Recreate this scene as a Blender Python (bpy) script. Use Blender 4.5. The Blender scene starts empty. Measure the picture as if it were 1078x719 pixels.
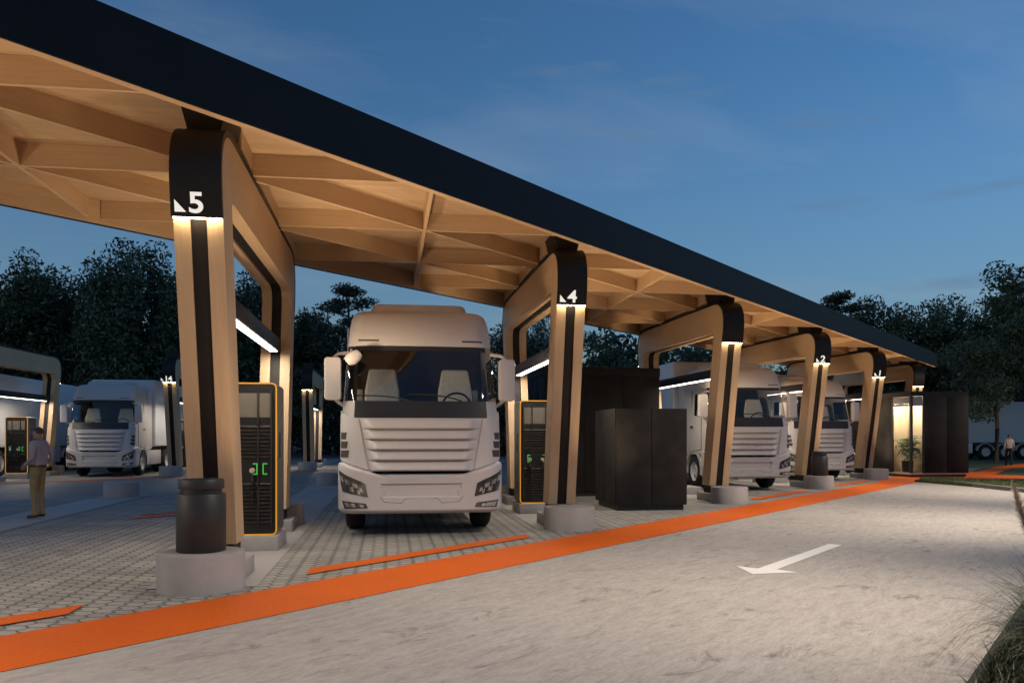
import bpy, bmesh, math, random
import numpy as np
from mathutils import Vector, Matrix
R = math.radians
C = bpy.context.scene.collection
S2 = math.sqrt(0.5)
YAW = R(-8.42)
FPX, CXP, HY, CAMH = 885.0, 539.0, 460.0, 1.5

# ------------------------------------------------------------------ helpers
def cam2w(X, Y):
    c, s = math.cos(-YAW), math.sin(-YAW)
    return (X * c + Y * s, -X * s + Y * c)
def un(u, n):
    return ((u - n) * S2, (u + n) * S2)
def G(x, y):
    Y = FPX * CAMH / (y - HY)
    return cam2w((x - CXP) / FPX * Y, Y)
def at(x, Y):
    return cam2w((x - CXP) / FPX * Y, Y)

class MB:
    def __init__(s):
        s.v = []; s.f = []; s.uv = None
    def add(s, vs, fs):
        o = len(s.v); s.v += [tuple(a) for a in vs]; s.f += [tuple(i + o for i in q) for q in fs]
        return s
    def box(s, x0, x1, y0, y1, z0, z1):
        return s.add([(x0,y0,z0),(x1,y0,z0),(x1,y1,z0),(x0,y1,z0),(x0,y0,z1),(x1,y0,z1),(x1,y1,z1),(x0,y1,z1)],
                     [(0,3,2,1),(4,5,6,7),(0,1,5,4),(1,2,6,5),(2,3,7,6),(3,0,4,7)])
    def prism(s, pts, z0, z1):
        n = len(pts)
        vs = [(x, y, z0) for x, y in pts] + [(x, y, z1) for x, y in pts]
        fs = [tuple(range(n - 1, -1, -1)), tuple(range(n, 2 * n))] + [(i, (i + 1) % n, n + (i + 1) % n, n + i) for i in range(n)]
        return s.add(vs, fs)
    def sheet(s, pts, z):
        return s.add([(x, y, z) for x, y in pts], [tuple(range(len(pts)))])
    def lathe(s, prof, seg=32, c=(0, 0, 0), axis='z', caps=True):
        vs = []; fs = []
        for r, h in prof:
            for k in range(seg):
                a = 2 * math.pi * k / seg
                if axis == 'z': vs.append((c[0] + r * math.cos(a), c[1] + r * math.sin(a), c[2] + h))
                else: vs.append((c[0] + h, c[1] + r * math.cos(a), c[2] + r * math.sin(a)))
        m = len(prof)
        for i in range(m - 1):
            for k in range(seg):
                k2 = (k + 1) % seg
                fs.append((i * seg + k, i * seg + k2, (i + 1) * seg + k2, (i + 1) * seg + k))
        if caps and prof[0][0] > 1e-6: fs.append(tuple(range(seg - 1, -1, -1)))
        if caps and prof[-1][0] > 1e-6: fs.append(tuple((m - 1) * seg + k for k in range(seg)))
        return s.add(vs, fs)
    def tube(s, pts, r, seg=6):
        pts = [Vector(p) for p in pts]
        rr = r if isinstance(r, (list, tuple)) else [r] * len(pts)
        vs = []; fs = []
        for i, p in enumerate(pts):
            t = (pts[min(i + 1, len(pts) - 1)] - pts[max(i - 1, 0)]).normalized()
            a = t.cross(Vector((0, 0, 1)))
            if a.length < 1e-3: a = t.cross(Vector((1, 0, 0)))
            a.normalize(); b = t.cross(a)
            for k in range(seg):
                w = 2 * math.pi * k / seg
                vs.append(p + a * math.cos(w) * rr[i] + b * math.sin(w) * rr[i])
        for i in range(len(pts) - 1):
            for k in range(seg):
                k2 = (k + 1) % seg
                fs.append((i * seg + k, i * seg + k2, (i + 1) * seg + k2, (i + 1) * seg + k))
        fs.append(tuple(range(seg - 1, -1, -1))); fs.append(tuple((len(pts) - 1) * seg + k for k in range(seg)))
        return s.add(vs, fs)
    def build(s, name, m, parent=None, loc=(0, 0, 0), rz=0, smooth=False, bevel=0, seg=2, fix=True, angle=35):
        me = bpy.data.meshes.new(name)
        me.from_pydata(s.v, [], s.f)
        if fix or bevel:
            bm = bmesh.new(); bm.from_mesh(me)
            if fix: bmesh.ops.recalc_face_normals(bm, faces=bm.faces)
            if bevel:
                es = [e for e in bm.edges if len(e.link_faces) == 2 and e.calc_face_angle(0) > R(30)]
                bmesh.ops.bevel(bm, geom=es, offset=bevel, segments=seg, profile=0.5, affect='EDGES', clamp_overlap=True)
            bm.to_mesh(me); bm.free()
        if s.uv is not None:
            lay = me.uv_layers.new(name='UVMap')
            for lp in me.loops: lay.data[lp.index].uv = s.uv[lp.vertex_index]
        me.materials.append(m)
        if smooth or bevel:
            me.polygons.foreach_set('use_smooth', [True] * len(me.polygons))
            me.set_sharp_from_angle(angle=R(angle))
        o = bpy.data.objects.new(name, me); C.objects.link(o)
        o.location = loc; o.rotation_euler = (0, 0, rz)
        if parent: o.parent = parent
        return o

def tag(o, label=None, cat=None, group=None, kind=None):
    if label: o['label'] = label
    if cat: o['category'] = cat
    if group: o['group'] = group
    if kind: o['kind'] = kind
    return o
def empty(name, loc=(0, 0, 0), rz=0):
    o = bpy.data.objects.new(name, None); C.objects.link(o); o.location = loc; o.rotation_euler = (0, 0, rz)
    o.empty_display_size = .2
    return o
kids = {}
def copy_tree(o, parent=None):
    c = o.copy(); C.objects.link(c)
    if parent: c.parent = parent
    for ch in [x for x in bpy.data.objects if x.parent == o]: copy_tree(ch, c)
    return c

# ------------------------------------------------------------------ materials
def nt(name):
    m = bpy.data.materials.new(name); m.use_nodes = True
    t = m.node_tree; b = t.nodes['Principled BSDF']
    return m, t, b
def N(t, typ, **kw):
    n = t.nodes.new(typ)
    for k, v in kw.items():
        if k in n.inputs: n.inputs[k].default_value = v
        else: setattr(n, k, v)
    return n
def coords(t, kind='Object', scale=(1, 1, 1), rot=(0, 0, 0)):
    tc = N(t, 'ShaderNodeTexCoord'); mp = N(t, 'ShaderNodeMapping')
    mp.inputs['Scale'].default_value = scale; mp.inputs['Rotation'].default_value = rot
    t.links.new(tc.outputs[kind], mp.inputs['Vector'])
    return mp.outputs['Vector']
def noise(t, vec, scale, detail=4, rough=.55, dist=0):
    n = N(t, 'ShaderNodeTexNoise'); n.inputs['Scale'].default_value = scale; n.inputs['Detail'].default_value = detail
    n.inputs['Roughness'].default_value = rough; n.inputs['Distortion'].default_value = dist
    t.links.new(vec, n.inputs['Vector']); return n.outputs['Fac']
def ramp(t, fac, stops):
    r = N(t, 'ShaderNodeValToRGB'); e = r.color_ramp.elements
    while len(e) < len(stops): e.new(.5)
    for el, (p, c) in zip(e, stops):
        el.position = p; el.color = (*c, 1) if len(c) == 3 else c
    t.links.new(fac, r.inputs['Fac']); return r.outputs['Color']
def mixc(t, fac, a, b, mode='MIX'):
    n = N(t, 'ShaderNodeMix', data_type='RGBA', blend_type=mode)
    if isinstance(fac, (int, float)): n.inputs[0].default_value = fac
    else: t.links.new(fac, n.inputs[0])
    for i, c in ((6, a), (7, b)):
        if isinstance(c, tuple): n.inputs[i].default_value = (*c, 1)
        else: t.links.new(c, n.inputs[i])
    return n.outputs[2]
def math_(t, op, a, b=None):
    n = N(t, 'ShaderNodeMath', operation=op)
    for i, v in enumerate((a, b)):
        if v is None: continue
        if isinstance(v, (int, float)): n.inputs[i].default_value = v
        else: t.links.new(v, n.inputs[i])
    return n.outputs[0]
def bump(t, b, h, strength=.2, dist=.01):
    n = N(t, 'ShaderNodeBump'); n.inputs['Strength'].default_value = strength; n.inputs['Distance'].default_value = dist
    t.links.new(h, n.inputs['Height']); t.links.new(n.outputs['Normal'], b.inputs['Normal'])
def plain(name, col, rough=.5, metal=0, var=.15, scale=6, bmp=0, coat=0, spec=None):
    m, t, b = nt(name)
    v = coords(t)
    f = noise(t, v, scale, 5)
    lo = tuple(c * (1 - var) for c in col); hi = tuple(min(1, c * (1 + var)) for c in col)
    t.links.new(ramp(t, f, [(.3, lo), (.7, hi)]), b.inputs['Base Color'])
    b.inputs['Roughness'].default_value = rough; b.inputs['Metallic'].default_value = metal
    if coat: b.inputs['Coat Weight'].default_value = coat
    if spec is not None: b.inputs['Specular IOR Level'].default_value = spec
    if bmp: bump(t, b, noise(t, v, scale * 12, 3), bmp, .005)
    return m
def emit(name, col, strength):
    m, t, b = nt(name)
    b.inputs['Base Color'].default_value = (*[c * .25 for c in col], 1)
    b.inputs['Emission Color'].default_value = (*col, 1); b.inputs['Emission Strength'].default_value = strength
    return m
def wood(name, c1, c2, kind='Object', stretch=(1.2, 30, 30), planks=None):
    m, t, b = nt(name)
    v = coords(t, kind, stretch)
    g = noise(t, v, 1.6, 6, .6, .4)
    big = noise(t, coords(t, kind, (.5, 1.5, 1.5)), 1.2, 2)
    col = ramp(t, g, [(.25, c1), (.75, c2)])
    col = mixc(t, .35, col, ramp(t, big, [(.3, c1), (.7, c2)]))
    if planks:
        br = N(t, 'ShaderNodeTexBrick'); br.offset = .37
        br.inputs['Scale'].default_value = 1; br.inputs['Brick Width'].default_value = planks[0]; br.inputs['Row Height'].default_value = planks[1]
        br.inputs['Mortar Size'].default_value = .004; br.inputs['Color1'].default_value = (.86, .86, .86, 1); br.inputs['Color2'].default_value = (1, 1, 1, 1)
        br.inputs['Mortar'].default_value = (.72, .68, .64, 1)
        t.links.new(coords(t, kind, rot=planks[2]), br.inputs['Vector'])
        col = mixc(t, 1.0, col, br.outputs['Color'], 'MULTIPLY')
    t.links.new(col, b.inputs['Base Color'])
    b.inputs['Roughness'].default_value = .55
    bump(t, b, g, .08, .004)
    return m

M = {}
W1, W2 = (.46, .305, .172), (.62, .44, .268)
M['wood_uv'] = wood('frame_wood', W1, W2, 'UV')
M['wood'] = wood('beam_wood', W1, W2, 'Object')
M['soffit'] = wood('soffit_wood', W1, W2, 'Object', (1.2, 12, 12), (3.1, .16, (0, 0, R(45))))
M['kwood'] = wood('room_wood', (.52, .40, .26), (.68, .55, .38), 'Object', (20, 20, 1.0))
M['dark'] = plain('dark_metal', (.011, .0095, .0095), .5, .0, .2, 3, 0, 0, .3)
M['core'] = plain('dark_core', (.018, .014, .012), .55, 0, .2, 5, 0, 0, .25)
M['fascia'] = plain('fascia_metal', (.008, .009, .013), .6, 0, .12, 1.5, 0, 0, .25)
M['cabinet'] = plain('dark_cladding', (.019, .0165, .0155), .75, 0, .4, 2.2, .15, 0, .2)
M['white'] = plain('white_paint', (.55, .512, .49), .40, 0, .025, 3, 0, .1)
M['trailer'] = plain('trailer_white', (.66, .66, .67), .42, 0, .04, 1.5)
M['clayrim'] = plain('pale_rim', (.55, .54, .53), .45, 0, .06, 5)
M['black'] = plain('black_plastic', (.015, .015, .016), .45, 0, .15, 5)
M['rubber'] = plain('rubber', (.014, .014, .014), .85, 0, .25, 9, .2)
M['seat'] = plain('seat_fabric', (.80, .73, .60), .8, 0, .08, 20, .1)
M['trim'] = plain('cab_trim', (.055, .045, .04), .7, 0, .1, 4)
M['nose'] = plain('nose_gloss', (.026, .023, .022), .28, 0, .1, 3, 0, 0, .35)
M['chrome'] = plain('chrome', (.65, .63, .6), .18, .9, .06, 9)
M['lens'] = plain('lens_dark', (.06, .05, .05), .08, 0, .3, 14, 0, 1)
M['chbody'] = plain('charger_body', (.10, .095, .09), .45, 0, .1, 4)
M['chface'] = plain('charger_face', (.012, .011, .011), .3, 0, .2, 6)
M['louvre'] = plain('louvre_metal', (.016, .012, .010), .5, 0, .1, 8)
M['chglass'] = plain('charger_screen', (.15, .135, .11), .2, 0, .12, 3)
M['plug'] = plain('plug_plastic', (.5, .42, .36), .5, 0, .1, 8)
M['yellow'] = emit('yellow_edge', (1, .43, .015), .5)
M['green'] = emit('green_light', (.10, .85, .12), .42)
M['led'] = emit('led_white', (1, .92, .80), 7)
M['ledwarm'] = emit('led_warm', (1, .80, .50), 36)
M['sign'] = emit('sign_white', (1, .95, .87), .75)
M['bin'] = plain('bin_metal', (.026, .022, .020), .5, .0, .2, 4)

def concrete(name, a, bcol, scale=3, rough=.85):
    m, t, b = nt(name); v = coords(t)
    f1 = noise(t, v, scale, 6, .6); f2 = noise(t, v, scale * 22, 3, .6); f3 = noise(t, v, scale * .4, 3)
    c = ramp(t, f1, [(.3, a), (.72, bcol)])
    c = mixc(t, .35, c, ramp(t, f2, [(.35, a), (.65, bcol)]))
    c = mixc(t, .25, c, ramp(t, f3, [(.35, a), (.65, bcol)]))
    t.links.new(c, b.inputs['Base Color']); b.inputs['Roughness'].default_value = rough
    bump(t, b, f2, .25, .004); return m
M['concrete'] = concrete('cast_concrete', (.27, .25, .235), (.40, .375, .36))
M['strip'] = concrete('strip_concrete', (.30, .285, .27), (.40, .385, .37), 1.2)
M['blind'] = plain('grey_blind', (.30, .29, .29), .7, 0, .05, 6)
M['soil'] = plain('dark_soil', (.022, .022, .012), .95, 0, .6, 9, .6, 0, .1)
M['edging'] = plain('steel_edging', (.02, .019, .012), .8, 0, .3, 4)
M['kerb'] = concrete('kerb_stone', (.10, .10, .10), (.17, .165, .16), 3)

def lane_mat():
    m, t, b = nt('brushed_concrete')
    def along(k):                                              # turned to the lane first, then stretched
        m1 = N(t, 'ShaderNodeMapping'); m1.inputs['Rotation'].default_value = (0, 0, R(-45)); t.links.new(coords(t), m1.inputs[0])
        m2 = N(t, 'ShaderNodeMapping'); m2.inputs['Scale'].default_value = k; t.links.new(m1.outputs[0], m2.inputs[0]); return m2.outputs[0]
    v = coords(t)
    st = noise(t, along((.8, 3.2, 1)), 3.6, 10, .76, .5)
    fine = noise(t, along((.8, 4.2, 1)), 15, 7, .74, .3)
    grit = noise(t, v, 140, 2, .5)
    big = noise(t, v, .40, 4, .6)
    stain = noise(t, along((.9, 1.9, 1)), 1.5, 9, .78, 1.0)
    c = ramp(t, st, [(.33, (.155, .135, .115)), (.47, (.32, .293, .265)), (.66, (.48, .447, .41))])
    c = mixc(t, .42, c, ramp(t, fine, [(.34, (.14, .122, .105)), (.50, (.34, .312, .285)), (.66, (.55, .515, .475))]))
    c = mixc(t, .12, c, ramp(t, grit, [(.3, (.1, .09, .08)), (.7, (.6, .56, .52))]))
    c = mixc(t, .22, c, ramp(t, big, [(.35, (.25, .23, .21)), (.68, (.45, .42, .39))]))
    s = ramp(t, stain, [(.56, (0, 0, 0)), (.68, (.80, .80, .80))])
    c = mixc(t, s, c, (.12, .10, .085))
    t.links.new(c, b.inputs['Base Color']); b.inputs['Roughness'].default_value = .8; b.inputs['Specular IOR Level'].default_value = .3
    h = math_(t, 'ADD', st, math_(t, 'MULTIPLY', fine, .5))
    bump(t, b, h, .5, .014); return m
M['lane'] = lane_mat()
def paver_mat():
    m, t, b = nt('interlocking_pavers')
    tc = N(t, 'ShaderNodeTexCoord'); sp = N(t, 'ShaderNodeSeparateXYZ'); t.links.new(tc.outputs['Object'], sp.inputs[0])
    x, y = sp.outputs[0], sp.outputs[1]
    tri = math_(t, 'PINGPONG', math_(t, 'ADD', y, 50), .085)
    xx = math_(t, 'ADD', x, math_(t, 'MULTIPLY', tri, .6))
    tri2 = math_(t, 'PINGPONG', math_(t, 'ADD', x, 50), .08)
    yy = math_(t, 'ADD', y, math_(t, 'MULTIPLY', tri2, .25))
    cb = N(t, 'ShaderNodeCombineXYZ'); t.links.new(yy, cb.inputs[0]); t.links.new(xx, cb.inputs[1])
    br = N(t, 'ShaderNodeTexBrick'); t.links.new(cb.outputs[0], br.inputs['Vector'])
    br.offset = .5; br.inputs['Scale'].default_value = 1
    br.inputs['Brick Width'].default_value = .17; br.inputs['Row Height'].default_value = .165
    br.inputs['Mortar Size'].default_value = .014; br.inputs['Mortar Smooth'].default_value = .3
    br.inputs['Color1'].default_value = (.30, .285, .265, 1); br.inputs['Color2'].default_value = (.37, .355, .33, 1)
    br.inputs['Mortar'].default_value = (.12, .118, .10, 1); br.inputs['Bias'].default_value = 0
    v = coords(t)
    f = noise(t, v, 1.1, 5, .6); f2 = noise(t, v, 40, 3)
    c = mixc(t, 1.0, br.outputs['Color'], ramp(t, f, [(.3, (.72, .71, .69)), (.7, (1.08, 1.07, 1.05))]), 'MULTIPLY')
    c = mixc(t, .5, c, ramp(t, f2, [(.3, (.6, .6, .6)), (.7, (1.2, 1.2, 1.2))]), 'MULTIPLY')
    t.links.new(c, b.inputs['Base Color']); b.inputs['Roughness'].default_value = .85
    h = math_(t, 'SUBTRACT', math_(t, 'MULTIPLY', f2, .12), br.outputs['Fac'])
    bump(t, b, h, .6, .012); return m
M['paver'] = paver_mat()
def asphalt_mat():
    m, t, b = nt('asphalt'); v = coords(t)
    f = noise(t, v, .35, 5, .6); f2 = noise(t, v, 70, 3)
    c = ramp(t, f, [(.3, (.11, .11, .115)), (.7, (.17, .17, .175))])
    c = mixc(t, .4, c, ramp(t, f2, [(.3, (.07, .07, .07)), (.7, (.2, .2, .2))]))
    t.links.new(c, b.inputs['Base Color']); b.inputs['Roughness'].default_value = .6
    bump(t, b, f2, .3, .006); return m
M['asphalt'] = asphalt_mat()
def paint_mat(name, col, wear=.25):
    m, t, b = nt(name); v = coords(t)
    f = noise(t, v, .8, 4); f2 = noise(t, v, 22, 5, .7)
    lo = tuple(c * (1 - wear) for c in col)
    c = mixc(t, .5, ramp(t, f, [(.3, lo), (.7, col)]), ramp(t, f2, [(.35, lo), (.6, col)]))
    t.links.new(c, b.inputs['Base Color']); b.inputs['Roughness'].default_value = .75; b.inputs['Specular IOR Level'].default_value = .2
    bump(t, b, f2, .15, .004); return m
M['orange'] = paint_mat('orange_paint', (.66, .118, .006), .24)
M['marking'] = paint_mat('white_marking', (.72, .70, .67), .10)
def grass_ground():
    m, t, b = nt('lawn_soil'); v = coords(t)
    f = noise(t, v, 1.2, 6, .7); f2 = noise(t, v, 30, 4, .7)
    c = mixc(t, .5, ramp(t, f, [(.3, (.022, .035, .010)), (.7, (.07, .085, .025))]), ramp(t, f2, [(.3, (.015, .025, .006)), (.7, (.08, .10, .03))]))
    t.links.new(c, b.inputs['Base Color']); b.inputs['Roughness'].default_value = .95
    bump(t, b, f2, .5, .03); return m
M['lawn'] = grass_ground()
def leaf_mat(name, a, bcol):
    m, t, b = nt(name)
    g = N(t, 'ShaderNodeNewGeometry')
    f = noise(t, coords(t), .55, 3)
    r = math_(t, 'ADD', math_(t, 'MULTIPLY', g.outputs['Random Per Island'], .6), math_(t, 'MULTIPLY', f, .5))
    t.links.new(ramp(t, r, [(.2, a), (.85, bcol)]), b.inputs['Base Color'])
    b.inputs['Roughness'].default_value = .55
    return m
M['leafA'] = leaf_mat('leaves_green', (.024, .040, .018), (.092, .125, .060))
M['leafB'] = leaf_mat('leaves_blue_green', (.027, .046, .028), (.096, .136, .080))
M['leafC'] = leaf_mat('needles_dark', (.018, .028, .015), (.05, .07, .038))
M['bark'] = plain('bark', (.045, .035, .028), .9, 0, .4, 8, .5)
M['blade'] = leaf_mat('grass_blades', (.018, .025, .007), (.08, .088, .028))
M['lawnblade'] = leaf_mat('lawn_blades', (.03, .045, .008), (.13, .16, .03))
M['plume'] = plain('seed_plume', (.52, .43, .36), .9, 0, .25, 30)
M['skin'] = plain('skin', (.42, .24, .17), .6, 0, .08, 10)
M['hair'] = plain('hair', (.075, .042, .026), .7, 0, .3, 40)
M['shirt'] = plain('lilac_shirt', (.38, .31, .335), .8, 0, .12, 14)
M['khaki'] = plain('khaki_cloth', (.30, .215, .105), .85, 0, .12, 12)
M['leather'] = plain('brown_leather', (.07, .03, .017), .5, 0, .2, 12)
M['top'] = plain('beige_top', (.48, .38, .32), .85, 0, .1, 14)
M['trouser'] = plain('black_trousers', (.012, .012, .014), .85, 0, .2, 14)

def glass_mat(name, tint=(.80, .82, .84), refl=.9):
    m = bpy.data.materials.new(name); m.use_nodes = True; t = m.node_tree
    for n in list(t.nodes):
        if n.type != 'OUTPUT_MATERIAL': t.nodes.remove(n)
    out = [n for n in t.nodes if n.type == 'OUTPUT_MATERIAL'][0]
    tr = N(t, 'ShaderNodeBsdfTransparent'); tr.inputs['Color'].default_value = (*tint, 1)
    gl = N(t, 'ShaderNodeBsdfGlossy'); gl.inputs['Roughness'].default_value = .03; gl.inputs['Color'].default_value = (.95, .97, 1, 1)
    fr = N(t, 'ShaderNodeLayerWeight'); fr.inputs['Blend'].default_value = .5
    mx = N(t, 'ShaderNodeMixShader')
    t.links.new(math_(t, 'MULTIPLY', math_(t, 'ADD', math_(t, 'MULTIPLY', math_(t, 'POWER', fr.outputs['Facing'], 5), .92), .055), refl), mx.inputs[0]); t.links.new(tr.outputs[0], mx.inputs[1]); t.links.new(gl.outputs[0], mx.inputs[2])
    t.links.new(mx.outputs[0], out.inputs['Surface']); return m
M['glass'] = glass_mat('cab_glass')
M['kglass'] = glass_mat('room_glass', (.85, .85, .85))

# ------------------------------------------------------------------ camera, world, lights
cam = bpy.data.cameras.new('camera'); co = bpy.data.objects.new('camera', cam); C.objects.link(co)
co.location = (0, 0, CAMH); co.rotation_euler = (R(90), 0, YAW)
cam.sensor_width = 36; cam.lens = FPX / 1078 * 36; cam.shift_y = (HY - 359.5) / 1078; cam.clip_end = 2000
sc = bpy.context.scene; sc.camera = co
sc.view_settings.view_transform = 'Standard'; sc.view_settings.look = 'None'; sc.view_settings.exposure = 0; sc.view_settings.gamma = 1
sc.cycles.use_denoising = True
sc.cycles.max_bounces = 6; sc.cycles.diffuse_bounces = 4; sc.cycles.glossy_bounces = 3; sc.cycles.transparent_max_bounces = 12
sc.cycles.sample_clamp_indirect = 4; sc.cycles.caustics_reflective = False; sc.cycles.caustics_refractive = False

SUN_EL, SUN_ROT = 1.5, R(250)
w = bpy.data.worlds.new('World'); sc.world = w; w.use_nodes = True; t = w.node_tree
bg = t.nodes['Background']
sky = N(t, 'ShaderNodeTexSky', sky_type='NISHITA'); sky.sun_disc = False
sky.sun_elevation = R(SUN_EL); sky.sun_rotation = SUN_ROT; sky.air_density = 1.0; sky.dust_density = .4; sky.ozone_density = 3.0
tc = N(t, 'ShaderNodeTexCoord'); sp = N(t, 'ShaderNodeSeparateXYZ'); t.links.new(tc.outputs['Generated'], sp.inputs[0])
zz = math_(t, 'MAXIMUM', sp.outputs[2], .03)
zz = math_(t, 'ADD', zz, .08)
cb = N(t, 'ShaderNodeCombineXYZ'); t.links.new(math_(t, 'DIVIDE', sp.outputs[0], zz), cb.inputs[0]); t.links.new(math_(t, 'DIVIDE', sp.outputs[1], zz), cb.inputs[1])
mp = N(t, 'ShaderNodeMapping'); mp.inputs['Rotation'].default_value = (0, 0, R(20)); mp.inputs['Scale'].default_value = (.55, 1.0, 1); mp.inputs['Location'].default_value = (2.3, .4, 0)
t.links.new(cb.outputs[0], mp.inputs[0])
cl = noise(t, mp.outputs[0], 1.1, 7, .58, .4)
cl2 = noise(t, mp.outputs[0], .9, 5, .5, .2)
tint = mixc(t, 1.0, sky.outputs[0], (1.98, 2.44, 2.76), 'MULTIPLY')
light_c = ramp(t, cl, [(.48, (0, 0, 0)), (.80, (.30, .30, .30))])
bright = mixc(t, light_c, tint, (2.7, 3.0, 3.5))
az = math_(t, 'ARCTAN2', sp.outputs[0], sp.outputs[1])
cb2 = N(t, 'ShaderNodeCombineXYZ'); t.links.new(math_(t, 'MULTIPLY', az, 5.5), cb2.inputs[0]); t.links.new(math_(t, 'MULTIPLY', sp.outputs[2], 34), cb2.inputs[1])
dk = N(t, 'ShaderNodeMapping'); dk.inputs['Location'].default_value = (3.7, 1.1, 0); t.links.new(cb2.outputs[0], dk.inputs[0])
dark_c = ramp(t, noise(t, dk.outputs[0], 1.0, 4, .5, .2), [(.60, (0, 0, 0)), (.72, (.42, .42, .42))])
veil = N(t, 'ShaderNodeMapRange'); veil.interpolation_type = 'SMOOTHSTEP'; t.links.new(sp.outputs[2], veil.inputs[0]); veil.inputs[1].default_value = .42; veil.inputs[2].default_value = .05; veil.inputs[3].default_value = 0; veil.inputs[4].default_value = .38
bright = mixc(t, veil.outputs[0], bright, (1.15, 1.72, 2.75))
fin = mixc(t, math_(t, 'MULTIPLY', dark_c, math_(t, 'LESS_THAN', sp.outputs[2], .5)), bright, (.85, 1.35, 2.1))
t.links.new(fin, bg.inputs['Color'])
bg.inputs['Strength'].default_value = .15

def sun():
    l = bpy.data.lights.new('sun', 'SUN'); l.energy = .04; l.angle = R(20); l.color = (1, .85, .75)
    o = bpy.data.objects.new('sun', l); C.objects.link(o)
    az = SUN_ROT; d = Vector((math.sin(az) * math.cos(R(6)), math.cos(az) * math.cos(R(6)), math.sin(R(6))))
    o.rotation_euler = d.to_track_quat('Z', 'Y').to_euler(); o.location = (0, 0, 30)
sun()
def spot(name, loc, target, energy, size, blend=.9, radius=.15, col=(1, .88, .74)):
    l = bpy.data.lights.new(name, 'SPOT'); l.energy = energy; l.spot_size = R(size); l.spot_blend = blend; l.shadow_soft_size = radius; l.color = col
    o = bpy.data.objects.new(name, l); C.objects.link(o); o.location = loc
    o.rotation_euler = (Vector(target) - Vector(loc)).to_track_quat('-Z', 'Y').to_euler(); return o
def area(name, loc, sx, sy, energy, up=False, rz=0, col=(1, .80, .58), spread=180):
    l = bpy.data.lights.new(name, 'AREA'); l.shape = 'RECTANGLE'; l.size = sx; l.size_y = sy; l.energy = energy; l.color = col; l.spread = R(spread)
    o = bpy.data.objects.new(name, l); C.objects.link(o); o.location = loc; o.rotation_euler = (R(180) if up else 0, 0, rz); return o

# ------------------------------------------------------------------ layout
SP = 4.773
P5 = (-1.83, 8.71)
def P(k): return (P5[0] + SP * (5 - k), P5[1] + SP * (5 - k))            # first row, k = 5..0
def Q(k): j = k - 11; return (P(j)[0] - 16.09, P(j)[1] + 16.09)            # second row: 14 faces 3

# ------------------------------------------------------------------ ground
def struct(o): return tag(o, kind='structure')
def band(name, m, n0, n1, u0, u1, z):
    return struct(MB().sheet([un(u0, n0), un(u1, n0), un(u1, n1), un(u0, n1)], z).build(name, m))
struct(MB().sheet([(-400, -120), (500, -120), (500, 700), (-400, 700)], -.012).build('ground', M['lawn']))
lane_pts = [un(-14, .82), un(15.5, .82), cam2w(13, 13), cam2w(30, 12), cam2w(32, 19.2), cam2w(18, 20.6), G(1078, 518.4), un(31.2, 5.82), un(-14, 5.82)]
struct(MB().sheet(lane_pts, 0).build('driveway', M['lane']))
band('paved_bays', M['paver'], 5.9, 21.5, -16, 46, -.004)
band('back_road', M['asphalt'], 21.5, 60, -40, 60, -.008)
band('paved_bays', M['paver'], 29.6, 46, -16, 46, -.004)
band('orange_strip', M['orange'], 5.82, 6.86, -14, 32.6, .004)
band('orange_strip', M['orange'], 29.15, 29.6, -16, 40, .004)
def poly_px(name, m, pts, z):
    return struct(MB().sheet([G(*p) for p in pts], z).build(name, m))
poly_px('footpath', M['orange'], [(925, 508.2), (957, 507.2), (1078, 506.3), (1130, 506.2), (1130, 502.0), (1078, 501.0), (1046, 499.8), (1031, 496.3), (1012, 496.3), (925, 503.0)], .008)
poly_px('footpath', M['orange'], [(1030, 499.5), (1048, 499.4), (1064, 493.2), (1110, 489.5), (1110, 485.2), (1078, 487.6), (1050, 491.4), (1030, 496)], .012)
# kerb and lawn at the end of the lane
def strip_along(mb, pts, wdt, z0, z1):
    for a, b in zip(pts[:-1], pts[1:]):
        d = (Vector(b) - Vector(a)).normalized(); nn = Vector((-d.y, d.x)) * wdt
        q = [Vector(a), Vector(b), Vector(b) + nn, Vector(a) + nn]
        mb.prism([(p.x, p.y) for p in q], z0, z1)
kb = MB(); strip_along(kb, [cam2w(30, 18.6), cam2w(18, 20.2), G(1078, 518.4), un(31.2, 5.82)], -.22, -.01, .11)
struct(kb.build('kerb', M['kerb'], bevel=.012))
lawn_pts = [G(1078, 517.2), G(963, 507.0), G(1078, 506.0), cam2w(21, 27.5), cam2w(24, 19.5), cam2w(18, 20.4)]
struct(MB().prism(lawn_pts, -.01, .07).build('lawn', M['lawn']))
kb = MB(); strip_along(kb, [un(-14, .82), un(15.2, .82)], -.05, -.01, .03)
struct(kb.build('kerb', M['edging'], bevel=.008))
struct(MB().prism([un(-14, .768), un(-14, -14), un(15.2, -14), un(15.2, .768)], -.01, .026).build('planting_bed', M['soil']))
# bay stripes
def stripe(u0, u1, n0, w):
    sk = w                                                     # ends cut along the bay axis
    return struct(MB().sheet([un(u0, n0), un(u1, n0), un(u1 + sk, n0 + w), un(u0 + sk, n0 + w)], .008).build('bay_stripe', M['orange']))
for k in (6, 5, 3, 2):
    uk = (P(k)[0] + P(k)[1]) * S2
    stripe(uk + 1.15, uk + 5.35, 7.25, .30)
stripe(8.2, 10.3, 14.75, .28); stripe(8.7, 10.3, 15.3, .10)
for k in (15, 14):
    pass
# arrow on the lane
ar = [(774.9, 595.7), (792.4, 604.3), (840, 602.5), (817.6, 599.4), (886, 573.8), (873, 572.4), (797.8, 598.4)]
struct(MB().sheet([G(*p) for p in ar], .004).build('lane_arrow', M['marking']))
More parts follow.
